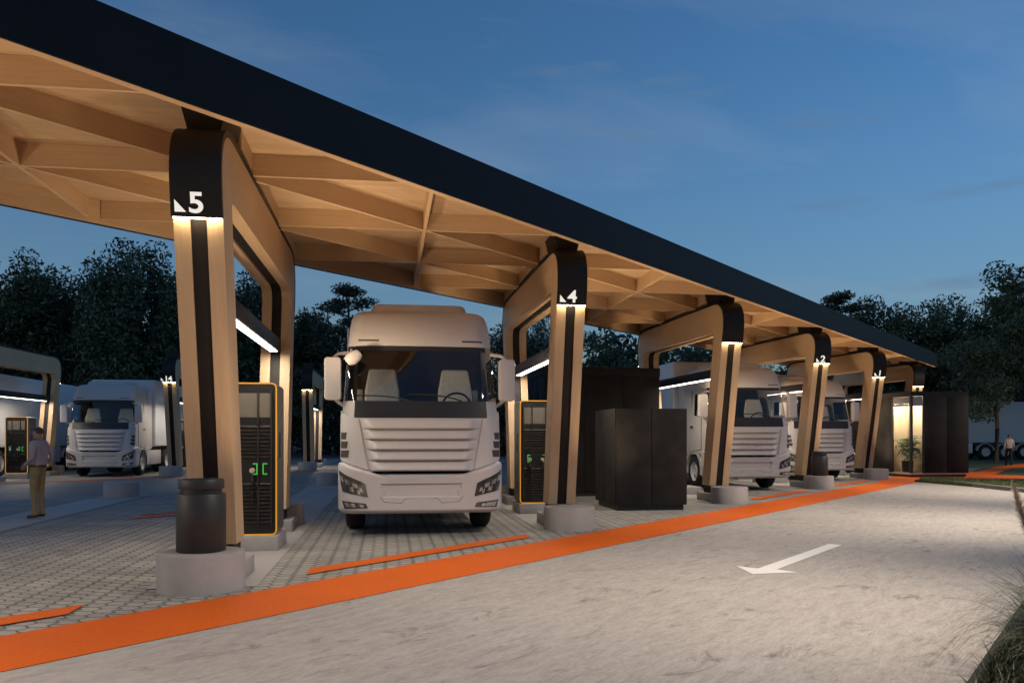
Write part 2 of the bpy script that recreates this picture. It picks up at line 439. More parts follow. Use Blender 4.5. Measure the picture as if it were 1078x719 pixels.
# concrete strips between bays
for (p, q) in [P(k) for k in (6, 5, 4, 3, 2, 1)] + [Q(k) for k in (15, 14, 13)]:
    struct(MB().sheet([(p - .53, q + .02), (p + .53, q + .02), (p + .53, q + 18.9), (p - .53, q + 18.9)], .004).build('concrete_strip', M['strip']))

# ------------------------------------------------------------------ portal
def path_pts(corner):
    pass
def arc(c, r, a0, a1, n):
    return [(c[0] + r * math.cos(R(a0 + (a1 - a0) * i / n)), c[1] + r * math.sin(R(a0 + (a1 - a0) * i / n))) for i in range(n + 1)]
def rounded(poly, radii, n=9):
    """open polyline with rounded corners; same number of points per corner"""
    out = [poly[0]]
    for i in range(1, len(poly) - 1):
        a, b, c = (Vector(poly[i - 1]), Vector(poly[i]), Vector(poly[i + 1]))
        d1 = (a - b).normalized(); d2 = (c - b).normalized(); r = radii[i - 1]
        for k in range(n + 1):
            s = k / n
            p = (b + d1 * r) * (1 - s) ** 2 + b * 2 * s * (1 - s) + (b + d2 * r) * s ** 2
            out.append((p.x, p.y))
    out.append(poly[-1]); return out
OUT = rounded([(.60, .36), (-.345, 4.55), (6.43, 4.61), (5.50, .36)], [.72, .72])
INN = rounded([(1.08, .36), (.325, 3.93), (5.82, 3.98), (5.02, .36)], [.10, .34])
def offset_path(pts, d):
    o = []
    for i, p in enumerate(pts):
        a = Vector(pts[max(i - 1, 0)]); b = Vector(pts[min(i + 1, len(pts) - 1)])
        tt = (b - a).normalized(); o.append((p[0] - tt.y * d, p[1] + tt.x * d))
    return o
def densify(a, b, k=5):
    """subdivide matched paths so that grain and shading follow"""
    ra, rb = [], []
    for i in range(len(a) - 1):
        L = (Vector(a[i + 1]) - Vector(a[i])).length
        m = max(1, int(L / .8))
        for j in range(m):
            s = j / m
            ra.append(tuple(Vector(a[i]).lerp(Vector(a[i + 1]), s))); rb.append(tuple(Vector(b[i]).lerp(Vector(b[i + 1]), s)))
    ra.append(a[-1]); rb.append(b[-1]); return ra, rb
def ribbon(o, i, x0, x1, uv=True):
    mb = MB(); mb.uv = []
    n = len(o); L = 0
    for k in range(n):
        if k: L += (Vector(o[k]) - Vector(o[k - 1])).length
        th = (Vector(o[k]) - Vector(i[k])).length
        for (x, p, v) in ((x0, o[k], 0), (x1, o[k], .15), (x1, i[k], .15 + th), (x0, i[k], .3 + th)):
            mb.v.append((x, p[0], p[1])); mb.uv.append((L, v + x0 * 3))
    for k in range(n - 1):
        a, b = 4 * k, 4 * k + 4
        for j in range(4):
            mb.f.append((a + j, a + (j + 1) % 4, b + (j + 1) % 4, b + j))
    mb.f.append((0, 1, 2, 3)); mb.f.append((4 * n - 1, 4 * n - 2, 4 * n - 3, 4 * n - 4))
    return mb
do, di = densify(OUT, INN)
def portal_proto():
    r = empty('charging_portal')
    ribbon(do, di, -.235, -.08).build('frame_panel', M['wood_uv'], r, smooth=True, angle=40)
    ribbon(do, di, .08, .235).build('frame_panel', M['wood_uv'], r, smooth=True, angle=40)
    co_, ci_ = offset_path(do, -.035), offset_path(di, .035)
    ribbon(co_, ci_, -.0805, .0805).build('core', M['core'], r, smooth=True, angle=40)
    # dark cap wrapping the outer face, from z 3.64 at the front over the top to the back
    sel = [k for k in range(len(do)) if do[k][1] > 3.6]
    def cut(z, front):
        a, b = OUT[0], OUT[1]
        if not front: a, b = OUT[-1], OUT[-2]
        s = (z - a[1]) / (b[1] - a[1]); return (a[0] + (b[0] - a[0]) * s, z)
    path = [cut(3.64, True)] + [do[k] for k in sel] + [cut(3.64, False)]
    po = offset_path(path, .062); pi = offset_path(path, -.002)
    ribbon(po, pi, -.240, .240).build('cap', M['dark'], r, smooth=True, angle=40)
    # light strips under the cap ends
    for (y, sgn) in ((path[0][0], -1), (path[-1][0], 1)):
        y0, y1 = sorted((y + sgn * .018, y + sgn * .056))
        MB().box(-.225, .225, y0, y1, 3.622, 3.637).build('light_strip', M['ledwarm'], r)
    # light bar
    lb = MB().box(-.085, .085, .42, 5.75, 2.90, 3.11).build('light_bar', M['dark'], r, bevel=.006)
    MB().box(-.055, .055, .72, 5.36, 2.882, 2.897).build('lamp_diffuser', M['led'], lb)
    # steel feet and neck
    for (a, b) in ((.62, 1.06), (5.04, 5.48)):
        MB().box(-.2, .2, a, b, .19, .36).build('foot', M['dark'], r)
    nk = MB(); nk.prism([(-.16, 0), (.16, 0), (.24, .30), (-.24, .30)], 0, .75)
    nk.v = [(x, .12 + z, 4.585 + y) for x, y, z in nk.v]
    nk.build('neck', M['dark'], r)
    return r
def face_y(z):                                                 # front face of the frame at height z (local y)
    s = (z - .36) / (4.55 - .36); return .60 + (-.345 - .60) * s
def number_sign(parent, txt):
    cu = bpy.data.curves.new('number', 'FONT'); cu.body = txt; cu.size = .27; cu.extrude = .003; cu.offset = .006; cu.align_x = 'LEFT'; cu.space_character = .92
    o = bpy.data.objects.new('tmp', cu); C.objects.link(o)
    bpy.context.view_layer.update()
    me = bpy.data.meshes.new_from_object(o.evaluated_get(bpy.context.evaluated_depsgraph_get())); bpy.data.objects.remove(o)
    bm = bmesh.new(); bm.from_mesh(me)
    # pointing triangle to the left of the number
    for y in (-.003, .003): pass
    a = [bm.verts.new((x, y, z)) for z in (-.003, .003) for x, y in ((-.125, 0), (-.02, 0), (-.125, .115))]
    bm.faces.new((a[0], a[2], a[1])); bm.faces.new((a[3], a[4], a[5]))
    for vtx in bm.verts:
        if vtx.co.x > 0: vtx.co.x *= 1.13
    bm.to_mesh(me); bm.free()
    me.materials.clear(); me.materials.append(M['sign']); me.name = 'number_sign'
    s = bpy.data.objects.new('number_sign', me); C.objects.link(s); s.parent = parent
    z = 3.672; tilt = math.atan2(.945, 4.19)
    s.location = (-.075 - (.09 if len(txt) > 1 else 0), face_y(z) - .068, z); s.rotation_euler = (R(90) + tilt, 0, 0)
    return s

proto = portal_proto()
port_info = [
    (P(5), '5', 'timber charging portal numbered 5 behind the dark bin nearest the camera'),
    (P(4), '4', 'timber charging portal numbered 4 to the right of the head-on white truck'),
    (P(3), '', 'timber charging portal with blank black cap beside the dark cabinets'),
    (P(2), '2', 'timber charging portal numbered 2 with a dark bin at its foot'),
    (P(1), '1', 'timber charging portal numbered 1 left of the lit glass cabin'),
    (P(0), '', 'last timber charging portal whose lit cap shows above the dark cabin roof'),
    (Q(15), '', 'grey lit timber portal cut off by the left edge, behind the standing man'),
    (Q(14), '14', 'timber charging portal numbered 14 right of the far bluish truck'),
    (Q(13), '', 'distant timber portal between the black charger and the head-on truck'),
]
portals = {}
for i, (pos, txt, lab) in enumerate(port_info):
    o = proto if i == 0 else copy_tree(proto)
    o.location = (pos[0], pos[1], 0)
    tag(o, lab, 'charging portal', 'timber portals over the charging bays')
    portals[lab] = (o, txt)
for o, txt in portals.values():
    if txt: number_sign(o, txt)

# concrete islands
def island_proto():
    r = empty('charging_island')
    prof = [(.375, 0), (.415, 0), (.415, .345), (.39, .37), (0, .37)]
    for y in (0, 6.1):
        MB().lathe([(.415, -.005), (.415, .35), (.405, .366), (.385, .372), (0, .372)], 48, (0, y, 0)).build('drum', M['concrete'], r, smooth=True)
    MB().box(-.335, .335, .28, 1.16, -.005, .19).build('plinth', M['concrete'], r, bevel=.012)
    MB().box(-.335, .335, 4.94, 5.82, -.005, .19).build('plinth', M['concrete'], r, bevel=.012)
    MB().box(-.40, .40, 2.70, 3.66, -.005, .20).build('charger_block', M['concrete'], r, bevel=.012)
    return r
ip = island_proto()
isl = [
    (P(5), 'round concrete island carrying the dark bin nearest the camera'),
    (P(4), 'round concrete island with no bin under the portal numbered 4'),
    (P(3), 'round concrete island under the blank-capped portal beside the dark cabinets'),
    (P(2), 'round concrete island with the farther dark bin, under portal number 2'),
    (P(1), 'round concrete island under portal number 1 near the lit cabin'),
    (P(0), 'round concrete island hidden behind the dark cabin with lit window'),
    (Q(15), 'concrete island under the far left portal behind the standing man'),
    (Q(14), 'concrete island under portal 14 beside the far bluish truck'),
    (Q(13), 'concrete island under the distant portal left of the head-on truck'),
]
for i, (pos, lab) in enumerate(isl):
    if i == 5: continue
    o = ip if i == 0 else copy_tree(ip)
    o.location = (pos[0], pos[1], 0); tag(o, lab, 'concrete island', 'concrete islands under the portals')
# drums at the ends of the bays
dm = MB().lathe([(.415, -.005), (.415, .35), (.405, .366), (.385, .372), (0, .372)], 48).build('concrete_drum', M['concrete'], smooth=True)
for i, (k, lab) in enumerate(((6, 'low concrete drum on the pale strip in front of the far bluish truck'), (5, 'low concrete drum behind the left mirror side of the head-on truck'))):
    o = dm if i == 0 else dm.copy()
    if i: C.objects.link(o)
    o.location = (P(k)[0], P(k)[1] + 18.35, 0); tag(o, lab, 'concrete drum', 'concrete drums at the bay ends')

# ------------------------------------------------------------------ chargers
def rrect(w, h, r, n=5):
    pts = []
    for cx, cy, a in ((w - r, h - r, 0), (-w + r, h - r, 90), (-w + r, -h + r, 180), (w - r, -h + r, 270)):
        for k in range(n + 1):
            b = R(a + 90 * k / n); pts.append((cx + r * math.cos(b), cy + r * math.sin(b)))
    return pts
def charger_proto():
    r = empty('charger')
    H, Wd = 2.02, .375
    pts = rrect(Wd, H / 2, .07)
    b = MB(); b.prism(pts, 0, .72); b.v = [(x, .02 + z, H / 2 + y) for x, y, z in b.v]
    body = b.build('body', M['chbody'], r, smooth=True, angle=30)
    f = MB(); f.prism(rrect(Wd - .02, H / 2 - .02, .055), 0, .015); f.v = [(x, .008 + z, H / 2 + y) for x, y, z in f.v]
    f.build('front_panel', M['chface'], r)
    # yellow lit edge
    o_ = rrect(Wd, H / 2, .07, 8); i_ = rrect(Wd - .017, H / 2 - .017, .053, 8); n = len(o_)
    e = MB()
    vs = [(x, y_, H / 2 + z) for y_ in (-.006, .019) for (x, z) in o_] + [(x, y_, H / 2 + z) for y_ in (-.006, .019) for (x, z) in i_]
    fs = []
    for k in range(n):
        k2 = (k + 1) % n
        fs += [(k, k2, 2 * n + k2, 2 * n + k), (k, n + k, n + k2, k2), (2 * n + k, 2 * n + k2, 3 * n + k2, 3 * n + k)]
    e.add(vs, fs).build('lit_edge', M['yellow'], r)
    # glazed top, louvres, mullions
    MB().box(-.30, .30, -.004, .008, 1.56, 1.88).build('screen', M['chglass'], r)
    for (z0, z1) in ((.16, .74), (1.02, 1.50)):
        lv = MB(); nn = int((z1 - z0) / .05)
        for k in range(nn):
            z = z0 + .05 * k
            lv.add([(-.31, .008, z), (.31, .008, z), (.31, -.022, z + .012), (-.31, -.022, z + .012), (-.31, .008, z + .034), (.31, .008, z + .034)],
                   [(0, 1, 2, 3), (3, 2, 5, 4)])
        lv.build('louvre_panel', M['louvre'], r, fix=False)
    for x in (-.135, .135, .305, -.305):
        MB().box(x - .011, x + .011, -.028, .008, .12, 1.93).build('mullion', M['black'], r)
    # lit connector brackets and plugs
    for x, sgn in ((-.20, -1), (.10, 1), (.225, -1)):
        g = MB()
        xa, xb = (x - .03, x + .03)
        zc, hh, th = .88, .075, .014
        g.box(xa, xb, -.034, -.028, zc + hh - th, zc + hh); g.box(xa, xb, -.034, -.028, zc - hh, zc - hh + th)
        xv = xb - th if sgn > 0 else xa
        g.box(xv, xv + th, -.034, -.028, zc - hh + th, zc + hh - th)
        g.build('connector_light', M['green'], r)
    for x in (-.185, .065):
        pl = MB().lathe([(0, -.07), (.03, -.07), (.036, -.05), (.036, 0)], 14)
        pl.v = [(x + vx, vz - .02, .86 + vy) for vx, vy, vz in pl.v]
        p_ = pl.build('plug', M['plug'], r, smooth=True)
        MB().tube([(x, -.07, .84), (x + .01, -.10, .72), (x + .005, -.085, .55), (x, -.03, .42)], .012, 8).build('cable', M['black'], p_, smooth=True)
    MB().box(.376, .386, .25, .36, 1.02, 1.36).build('card_reader', M['black'], r, bevel=.004)
    MB().box(-.386, -.376, .25, .36, 1.02, 1.36).build('card_reader', M['black'], r, bevel=.004)
    return r
cp = charger_proto()
chg = [
    (P(5), 'tall black charger with yellow lit edge behind the portal numbered 5'),
    (P(4), 'black charger with yellow lit edge inside portal 4, beside the head-on truck'),
    (P(3), 'black charger inside the blank-capped portal, hidden by the dark cabinets'),
    (Q(15), 'black charger with yellow outline left of the standing man'),
    (Q(14), 'far black charger inside portal 14, glimpsed left of the nearest column'),
]
for i, (pos, lab) in enumerate(chg):
    if i == 2: continue
    o = cp if i == 0 else copy_tree(cp)
    o.location = (pos[0], pos[1] + 2.80, .20); tag(o, lab, 'charger', 'truck chargers inside the portals')

# ------------------------------------------------------------------ bins
def bin_proto():
    r = empty('litter_bin')
    MB().lathe([(.225, 0), (.235, .01), (.235, .56), (.228, .57), (0, .57)], 40).build('body', M['bin'], r, smooth=True, angle=50)
    MB().lathe([(.198, .569), (.198, .625)], 40).build('neck', M['black'], r, smooth=True)
    MB().lathe([(.15, .62), (.217, .621), (.219, .63), (.219, .70), (.212, .712), (.17, .714), (.165, .66)], 40).build('lid', M['bin'], r, smooth=True, angle=50)
    return r
b5 = bin_proto(); b5.location = (P(5)[0], P(5)[1], .372)
tag(b5, 'large dark cylindrical bin on the nearest concrete island', 'litter bin', 'dark bins on the islands')
b2 = copy_tree(b5); b2.location = (P(2)[0] + .02, P(2)[1], .372)
tag(b2, 'small-looking dark cylindrical bin at the foot of portal number 2', 'litter bin')

# ------------------------------------------------------------------ canopy roof
NF, NB, UA, UB = 6.98, 12.05, -12.0, 40.4
roof = empty('canopy_roof', (*un((UA + UB) / 2, (NF + NB) / 2), 4.55), R(45))
tag(roof, 'long slanting-in-view timber canopy with dark fascia over the near charging bays', 'canopy')
HL, HW = (UB - UA) / 2, (NB - NF) / 2                           # local x = u, local y = n
MB().box(-HL, HL, -HW, HW, .34, .40).build('soffit', M['soffit'], roof)
MB().box(-HL + .05, HL - .05, -HW + .05, HW - .05, .402, .50).build('roof_deck', M['dark'], roof)
fa = MB()
fa.box(-HL - .08, HL + .08, -HW - .03, -HW - .002, 0, .585).build('fascia', M['fascia'], roof)
MB().box(-HL - .08, HL + .08, HW + .002, HW + .06, .02, .585).build('fascia', M['fascia'], roof)
MB().box(HL + .002, HL + .06, -HW, HW, .02, .583).build('fascia', M['fascia'], roof)
MB().box(-HL - .06, -HL - .002, -HW, HW, .02, .583).build('fascia', M['fascia'], roof)
MB().box(-HL, HL, -HW, -HW + .11, .006, .338).build('edge_beam', M['wood'], roof)
MB().box(-HL, HL, HW - .11, HW, .026, .338).build('edge_beam', M['wood'], roof)
BZ0, BZ1, BT = .075, .339, .05
for i in (1, 2):
    y = -HW + i * 2.3865 * S2
    MB().box(-HL + .002, HL - .002, -BT / 2, BT / 2, BZ0 + .002, BZ1).build('beam', M['wood'], roof, (0, y, 0))
# beams across, along the bays (v) and square to them (p); grid half a bay
def clip(px, py, dx, dy):
    lo, hi = -1e9, 1e9
    for (o, d, m) in ((px, dx, HL - .05), (py, dy, HW - .11)):
        a, b = (-m - o) / d, (m - o) / d
        lo = max(lo, min(a, b)); hi = min(hi, max(a, b))
    return lo, hi
cu_, cn_ = (UA + UB) / 2, (NF + NB) / 2
for fam in (0, 1):
    for k in range(-9, 24):
        if fam == 0:                                            # line p = const, direction v = (0,1)
            p0 = P5[0] + 2.3865 * k; w0 = (p0, p0 + 12); d = (S2, S2)
        else:                                                   # line q = const
            q0 = 12.82 + 2.3865 * (k - 5); w0 = (q0 - 12, q0); d = (S2, -S2)
        u0, n0 = (w0[0] + w0[1]) * S2 - cu_, (w0[1] - w0[0]) * S2 - cn_
        lo, hi = clip(u0, n0, *d)
        if hi - lo < .4: continue
        if fam == 0 and k % 2 == 0 and -2 <= k <= 10:           # a wide beam sits on each portal, behind its neck
            t0 = P5[1] + 2.3865 * k + .90 - w0[1] + 0.0
            q_s = P5[1] + 2.3865 * k + .90; lo2 = q_s - w0[1]
            m = (lo2 + hi) / 2; L = (hi - lo2) / 2
            MB().box(-L, L, -.236, .236, .128, BZ1 - .002).build('portal_beam', M['wood'], roof, (u0 + d[0] * m, n0 + d[1] * m, 0), math.atan2(d[1], d[0]))
            continue
        m = (lo + hi) / 2; L = (hi - lo) / 2
        MB().box(-L, L, -BT / 2, BT / 2, BZ0 + .001 * fam, BZ1 - .001 * fam).build('beam', M['wood'], roof, (u0 + d[0] * m, n0 + d[1] * m, 0), math.atan2(d[1], d[0]))

# ------------------------------------------------------------------ trucks
LEV = [  # z, half width, front y, corner radius, bow
    (.33, 1.165, .05, .25, .06), (.40, 1.20, .00, .25, .07), (1.0, 1.205, .00, .25, .07), (1.12, 1.205, .02, .25, .07), (1.45, 1.205, .045, .25, .07), (1.79, 1.20, .075, .25, .075),
    (2.05, 1.185, .115, .25, .08), (2.12, 1.18, .13, .25, .08), (2.45, 1.155, .21, .25, .085), (2.75, 1.13, .285, .24, .09), (2.90, 1.12, .32, .24, .09),
    (2.915, 1.122, .285, .25, .09), (2.96, 1.12, .285, .25, .09), (3.10, 1.105, .345, .26, .09), (3.25, 1.092, .43, .26, .09), (3.36, 1.075, .52, .27, .09), (3.45, 1.045, .62, .28, .09), (3.505, .99, .74, .29, .08), (3.53, .90, .88, .30, .06)]
def lev(z):
    for a, b in zip(LEV[:-1], LEV[1:]):
        if z <= b[0]:
            s = (z - a[0]) / (b[0] - a[0]); s = max(0, s)
            return tuple(x + (y - x) * s for x, y in zip(a, b))
    return LEV[-1]
def surf(s, z, off=0):
    """point on the cab's outline at arc length s from the middle of the front, pushed out by off"""
    _, hw, yf, r, bow = lev(z); sg = 1 if s >= 0 else -1; a = abs(s); fw = hw - r
    if a <= fw:
        x, y, nx, ny = a, yf + bow * (a / hw) ** 2, 2 * bow * a / hw ** 2 * .5, -1
    elif a <= fw + r * math.pi / 2:
        th = (a - fw) / r; y0 = yf + bow * (fw / hw) ** 2
        x, y, nx, ny = fw + r * math.sin(th), y0 + r * (1 - math.cos(th)), math.sin(th), -math.cos(th)
    else:
        y0 = yf + bow * (fw / hw) ** 2 + r
        x, y, nx, ny = hw, y0 + (a - fw - r * math.pi / 2), 1, 0
    l = math.hypot(nx, ny)
    return (sg * (x + nx / l * off), y + ny / l * off, z)
def patch(corners, off, nu=8, nv=6, thick=.03, mb=None):
    """bilinear patch on the cab surface from four (s,z) corners TL TR BR BL; off may be a function of (a,b)"""
    mb = mb or MB(); vs = []; fs = []
    for j in range(nv + 1):
        for i in range(nu + 1):
            a, b = i / nu, j / nv
            s = (1 - b) * ((1 - a) * corners[0][0] + a * corners[1][0]) + b * ((1 - a) * corners[3][0] + a * corners[2][0])
            z = (1 - b) * ((1 - a) * corners[0][1] + a * corners[1][1]) + b * ((1 - a) * corners[3][1] + a * corners[2][1])
            o = off(a, b) if callable(off) else off
            if i in (-1,): pass
            vs.append(surf(s, z, o))
    W_ = nu + 1
    for j in range(nv):
        for i in range(nu):
            fs.append((j * W_ + i, j * W_ + i + 1, (j + 1) * W_ + i + 1, (j + 1) * W_ + i))
    # skirt back to the cab
    ring = [i for i in range(W_)] + [j * W_ + nu for j in range(1, nv + 1)] + [nv * W_ + i for i in range(nu - 1, -1, -1)] + [j * W_ for j in range(nv - 1, 0, -1)]
    base = len(vs)
    for k in ring:
        j, i = divmod(k, W_); a, b = i / nu, j / nv
        s = (1 - b) * ((1 - a) * corners[0][0] + a * corners[1][0]) + b * ((1 - a) * corners[3][0] + a * corners[2][0])
        z = (1 - b) * ((1 - a) * corners[0][1] + a * corners[1][1]) + b * ((1 - a) * corners[3][1] + a * corners[2][1])
        o = off(a, b) if callable(off) else off
        vs.append(surf(s, z, o - thick))
    m = len(ring)
    for k in range(m):
        k2 = (k + 1) % m
        fs.append((ring[k], base + k, base + k2, ring[k2]))
    mb.add(vs, fs); return mb
def mirror_quad(c): return [(-c[1][0], c[1][1]), (-c[0][0], c[0][1]), (-c[3][0], c[3][1]), (-c[2][0], c[2][1])]

def truck_proto():
    r = empty('truck')
    YB = 2.30
    # cab shell
    zs = [1.0, 1.12, 1.45, 1.79, 1.92, 2.05, 2.12, 2.28, 2.45, 2.6, 2.75, 2.90, 2.915, 2.96, 3.10, 3.25, 3.36, 3.41, 3.45, 3.48, 3.505, 3.53]
    def outline(z):
        _, hw, yf, rr, bow = lev(z); fw = hw - rr; half = fw + rr * math.pi / 2
        y0 = yf + bow * (fw / hw) ** 2 + rr
        ss = []
        for tt in (1, .75, .55, .48, .25, .10, .04): ss.append(half + (YB - y0) * tt)
        ss += [fw + rr * math.pi / 2 * k / 6 for k in range(6, 0, -1)]
        ss += [fw * k / 6 for k in range(6, 0, -1)]
        full = [-s for s in ss] + [0] + ss[::-1]
        return [surf(s, z) for s in full]
    rows = [outline(z) for z in zs]; n = len(rows[0])
    vs = [p for row in rows for p in row]
    body, ws, nose, sw = [], [], [], {1: [], -1: []}
    mid = n // 2
    for j in range(len(zs) - 1):
        z0, z1 = zs[j], zs[j + 1]
        for i in range(n):
            i2 = (i + 1) % n
            f = (j * n + i, j * n + i2, (j + 1) * n + i2, (j + 1) * n + i)
            k = min(abs(i - mid), abs(i + 1 - mid)) if i < n - 1 else 99   # columns from the middle
            if 2.05 <= z0 and z1 <= 2.90 and k < 11 and i < n - 1: ws.append(f)
            elif 1.79 <= z0 and z1 <= 2.05 and k < 7 and i < n - 1: nose.append(f)
            elif 2.12 <= z0 and z1 <= 2.75 and 12 <= k < 16 and i < n - 1: sw[1 if i > mid else -1].append(f)
            else: body.append(f)
    body.append(tuple((len(zs) - 1) * n + i for i in range(n)))
    body.append(tuple(range(n - 1, -1, -1)))
    def sub(fs, name, m, off=0):
        mb = MB(); idx = {}
        for f in fs:
            q = []
            for v in f:
                if v not in idx: idx[v] = len(mb.v); mb.v.append(vs[v])
                q.append(idx[v])
            mb.f.append(tuple(q))
        return mb.build(name, m, r, smooth=True, angle=28)
    cab = sub(body, 'cab', M['white'])
    sub(ws, 'windscreen', M['glass']); sub(nose, 'nose_panel', M['nose'])
    for s in (-1, 1): sub(sw[s], 'side_window', M['glass'])
    # roof fairing
    rf = MB(); rf.prism(rrect(.80, .70, .18, 6), 0, .16)
    for i, (x, y, z) in enumerate(rf.v):
        sc_ = 1 if z < .01 else .93
        rf.v[i] = (x * sc_, 1.62 + y * sc_ - (0 if z < .01 else -.04), 3.50 + z)
    rf.build('roof_fairing', M['white'], r, bevel=.035, seg=3)
    for s in (-1, 1):                                           # small slits in the visor
        patch([(s * .55 - .22, 3.005), (s * .55 + .22, 3.005), (s * .55 + .22, 2.985), (s * .55 - .22, 2.985)] if False else [(s * .80 - .16, 3.0), (s * .80 + .16, 3.0), (s * .80 + .16, 2.978), (s * .80 - .16, 2.978)], .004, 6, 1, .01).build('visor_slit', M['trim'], r)
    # dark band above the glass
    patch([(-1.0, 2.905), (1.0, 2.905), (1.02, 2.83), (-1.02, 2.83)], .006, 16, 2, .01).build('sun_band', M['nose'], r, smooth=True)
    # grille with louvres
    NL = 5
    def goff(a, b):
        e = min(a, 1 - a); edge = min(1, e / .10); edge = edge * edge * (3 - 2 * edge)
        f = (b * NL) % 1.0
        if b >= 1: f = 0
        ridge = .092 * (f / .80) ** .7 if f < .80 else .092 * math.sqrt(max(0, 1 - ((f - .80) / .20) ** 2))
        return .012 + edge * (.018 + ridge)
    patch([(-.92, 1.775), (.92, 1.775), (.76, .985), (-.76, .985)], goff, 48, 80, .03).build('grille', M['white'], r, smooth=True, angle=60)
    for sg in (-1, 1):                                          # corner wings and vents
        q = [(.945, 1.775), (1.30, 1.90), (1.27, 1.16), (.80, 1.005)]
        if sg < 0: q = mirror_quad(q)
        patch(q, lambda a, b: .028, 10, 8, .03).build('corner_panel', M['white'], r, smooth=True, angle=50)
        for k in range(3):
            z1 = 1.57 - k * .135; q = [(1.115 - .02 * k, z1), (1.24, z1), (1.235, z1 - .105), (1.13 - .02 * k, z1 - .105)]
            if sg < 0: q = mirror_quad(q)
            patch(q, .034, 3, 2, .012).build('corner_vent', M['trim'], r)
    # bumper
    bm_ = MB(); cols = 90; rws = 34; vs2 = []; half = 1.62
    for j in range(rws + 1):
        for i in range(cols + 1):
            s = -half + 2 * half * i / cols; a = abs(s)
            top = .945 if a < .66 else .945 + min(1, (a - .66) / .52) * .185
            z = .345 + (top - .345) * j / rws
            b = j / rws
            o = .055
            if b < .08: o = .055 - .05 * (1 - b / .08) ** 2
            if b > .93: o = .055 - .055 * ((b - .93) / .07) ** 2
            if a < .60 - (.80 - z) * .25 and .605 < z < .80: o -= .034
            if .66 < a < .70 and .42 < z < .86: o -= .008
            vs2.append(surf(s, z, o))
    W_ = cols + 1
    bm_.add(vs2, [(j * W_ + i, j * W_ + i + 1, (j + 1) * W_ + i + 1, (j + 1) * W_ + i) for j in range(rws) for i in range(cols)])
    bp = bm_.build('bumper', M['white'], r, smooth=True, angle=40)
    MB().box(-1.12, 1.12, .30, .75, .44, .95).build('bumper_core', M['black'], r)
    patch([(-.50, .935), (.50, .935), (.50, .875), (-.50, .875)], .060, 12, 1, .012).build('badge_strip', M['clayrim'], r, smooth=True)
    for sx in (-.42, .42):
        patch([(sx - .27, .425), (sx + .27, .425), (sx + .27, .405), (sx - .27, .405)], .052, 6, 1, .01).build('bumper_slot', M['trim'], r)
    ln = MB()
    pth = [(-.62, .60), (-.56, .525), (-.30, .505), (-.24, .575), (.24, .575), (.30, .505), (.56, .525), (.62, .60)]
    ln.tube([surf(s, z, .051) for s, z in pth], .007, 5).build('panel_gap', M['trim'], r)
    # lamps
    for sg in (-1, 1):
        q = [(-1.24, 1.00), (-.84, .80), (-.80, .60), (-1.16, .685)]
        if sg > 0: q = mirror_quad(q)
        hl = patch(q, .066, 8, 6, .03).build('headlight', M['lens'], r, smooth=True, angle=50)
        for (a, b, w_) in ((.12, .32, .16), (.34, .40, .17), (.57, .46, .16), (.78, .62, .12), (.42, .74, .13), (.66, .80, .11)):
            aa = a if sg < 0 else 1 - a
            def at_(a, b): return tuple((1 - b) * ((1 - a) * q[0][k] + a * q[1][k]) + b * ((1 - a) * q[3][k] + a * q[2][k]) for k in (0, 1))
            hw_, hh = w_ / 2, .14
            patch([at_(aa - hw_, b - hh), at_(aa + hw_, b - hh), at_(aa + hw_, b + hh), at_(aa - hw_, b + hh)], .074, 2, 2, .01).build('lamp_unit', M['chrome'], hl)
        q = [(-1.17, .545), (-.83, .505), (-.80, .435), (-1.13, .425)]
        if sg > 0: q = mirror_quad(q)
        fl = patch(q, .060, 6, 3, .02).build('fog_light', M['lens'], r, smooth=True, angle=50)
        aa, ab = (.12, .5) if sg < 0 else (.5, .88)
        def at2(a, b): return tuple((1 - b) * ((1 - a) * q[0][k] + a * q[1][k]) + b * ((1 - a) * q[3][k] + a * q[2][k]) for k in (0, 1))
        patch([at2(aa, .2), at2(ab, .2), at2(ab, .8), at2(aa, .8)], .066, 3, 2, .01).build('lamp_unit', M['chrome'], fl)
        patch([at2(.9 - aa - .1, .3), at2(.98 - aa, .3), at2(.98 - aa, .8), at2(.9 - aa - .1, .8)], .066, 2, 2, .01).build('lamp_unit', M['chrome'], fl)
    # mirrors
    for sg in (-1, 1):
        mb = MB(); mb.prism(rrect(.125, .325, .05, 4), 0, .17); mb.v = [(sg * 1.335 + x, .18 + z, 2.385 + y) for x, y, z in mb.v]
        mi = mb.build('mirror', M['white'], r, bevel=.018)
        MB().box(sg * 1.335 - .13, sg * 1.335 + .13, .18 + .03, .33, 2.378, 2.384).build('mirror_gap', M['trim'], mi)
        MB().tube([(sg * 1.33, .28, 2.70), (sg * 1.26, .34, 2.77), (sg * 1.10, .42, 2.80)], .028, 8).build('mirror_arm', M['white'], mi, smooth=True)
        MB().tube([(sg * 1.33, .28, 2.10), (sg * 1.24, .34, 2.02), (sg * 1.14, .40, 1.96)], .028, 8).build('mirror_arm', M['white'], mi, smooth=True)
    mb = MB(); mb.lathe([(0, -.13), (.07, -.12), (.10, -.05), (.095, .05), (.06, .12), (0, .13)], 16); 
    ca, sa = math.cos(R(48)), math.sin(R(48))
    mb.v = [(-1.02 + x * ca + z * sa * 1.05, .08 + y * .7, 2.70 - x * sa + z * ca * .9) for x, y, z in mb.v]
    fm = mb.build('kerb_mirror', M['white'], r, smooth=True)
    MB().tube([(-1.0, .10, 2.72), (-1.05, .2, 2.80), (-1.06, .36, 2.84)], .022, 8).build('mirror_arm', M['white'], fm, smooth=True)
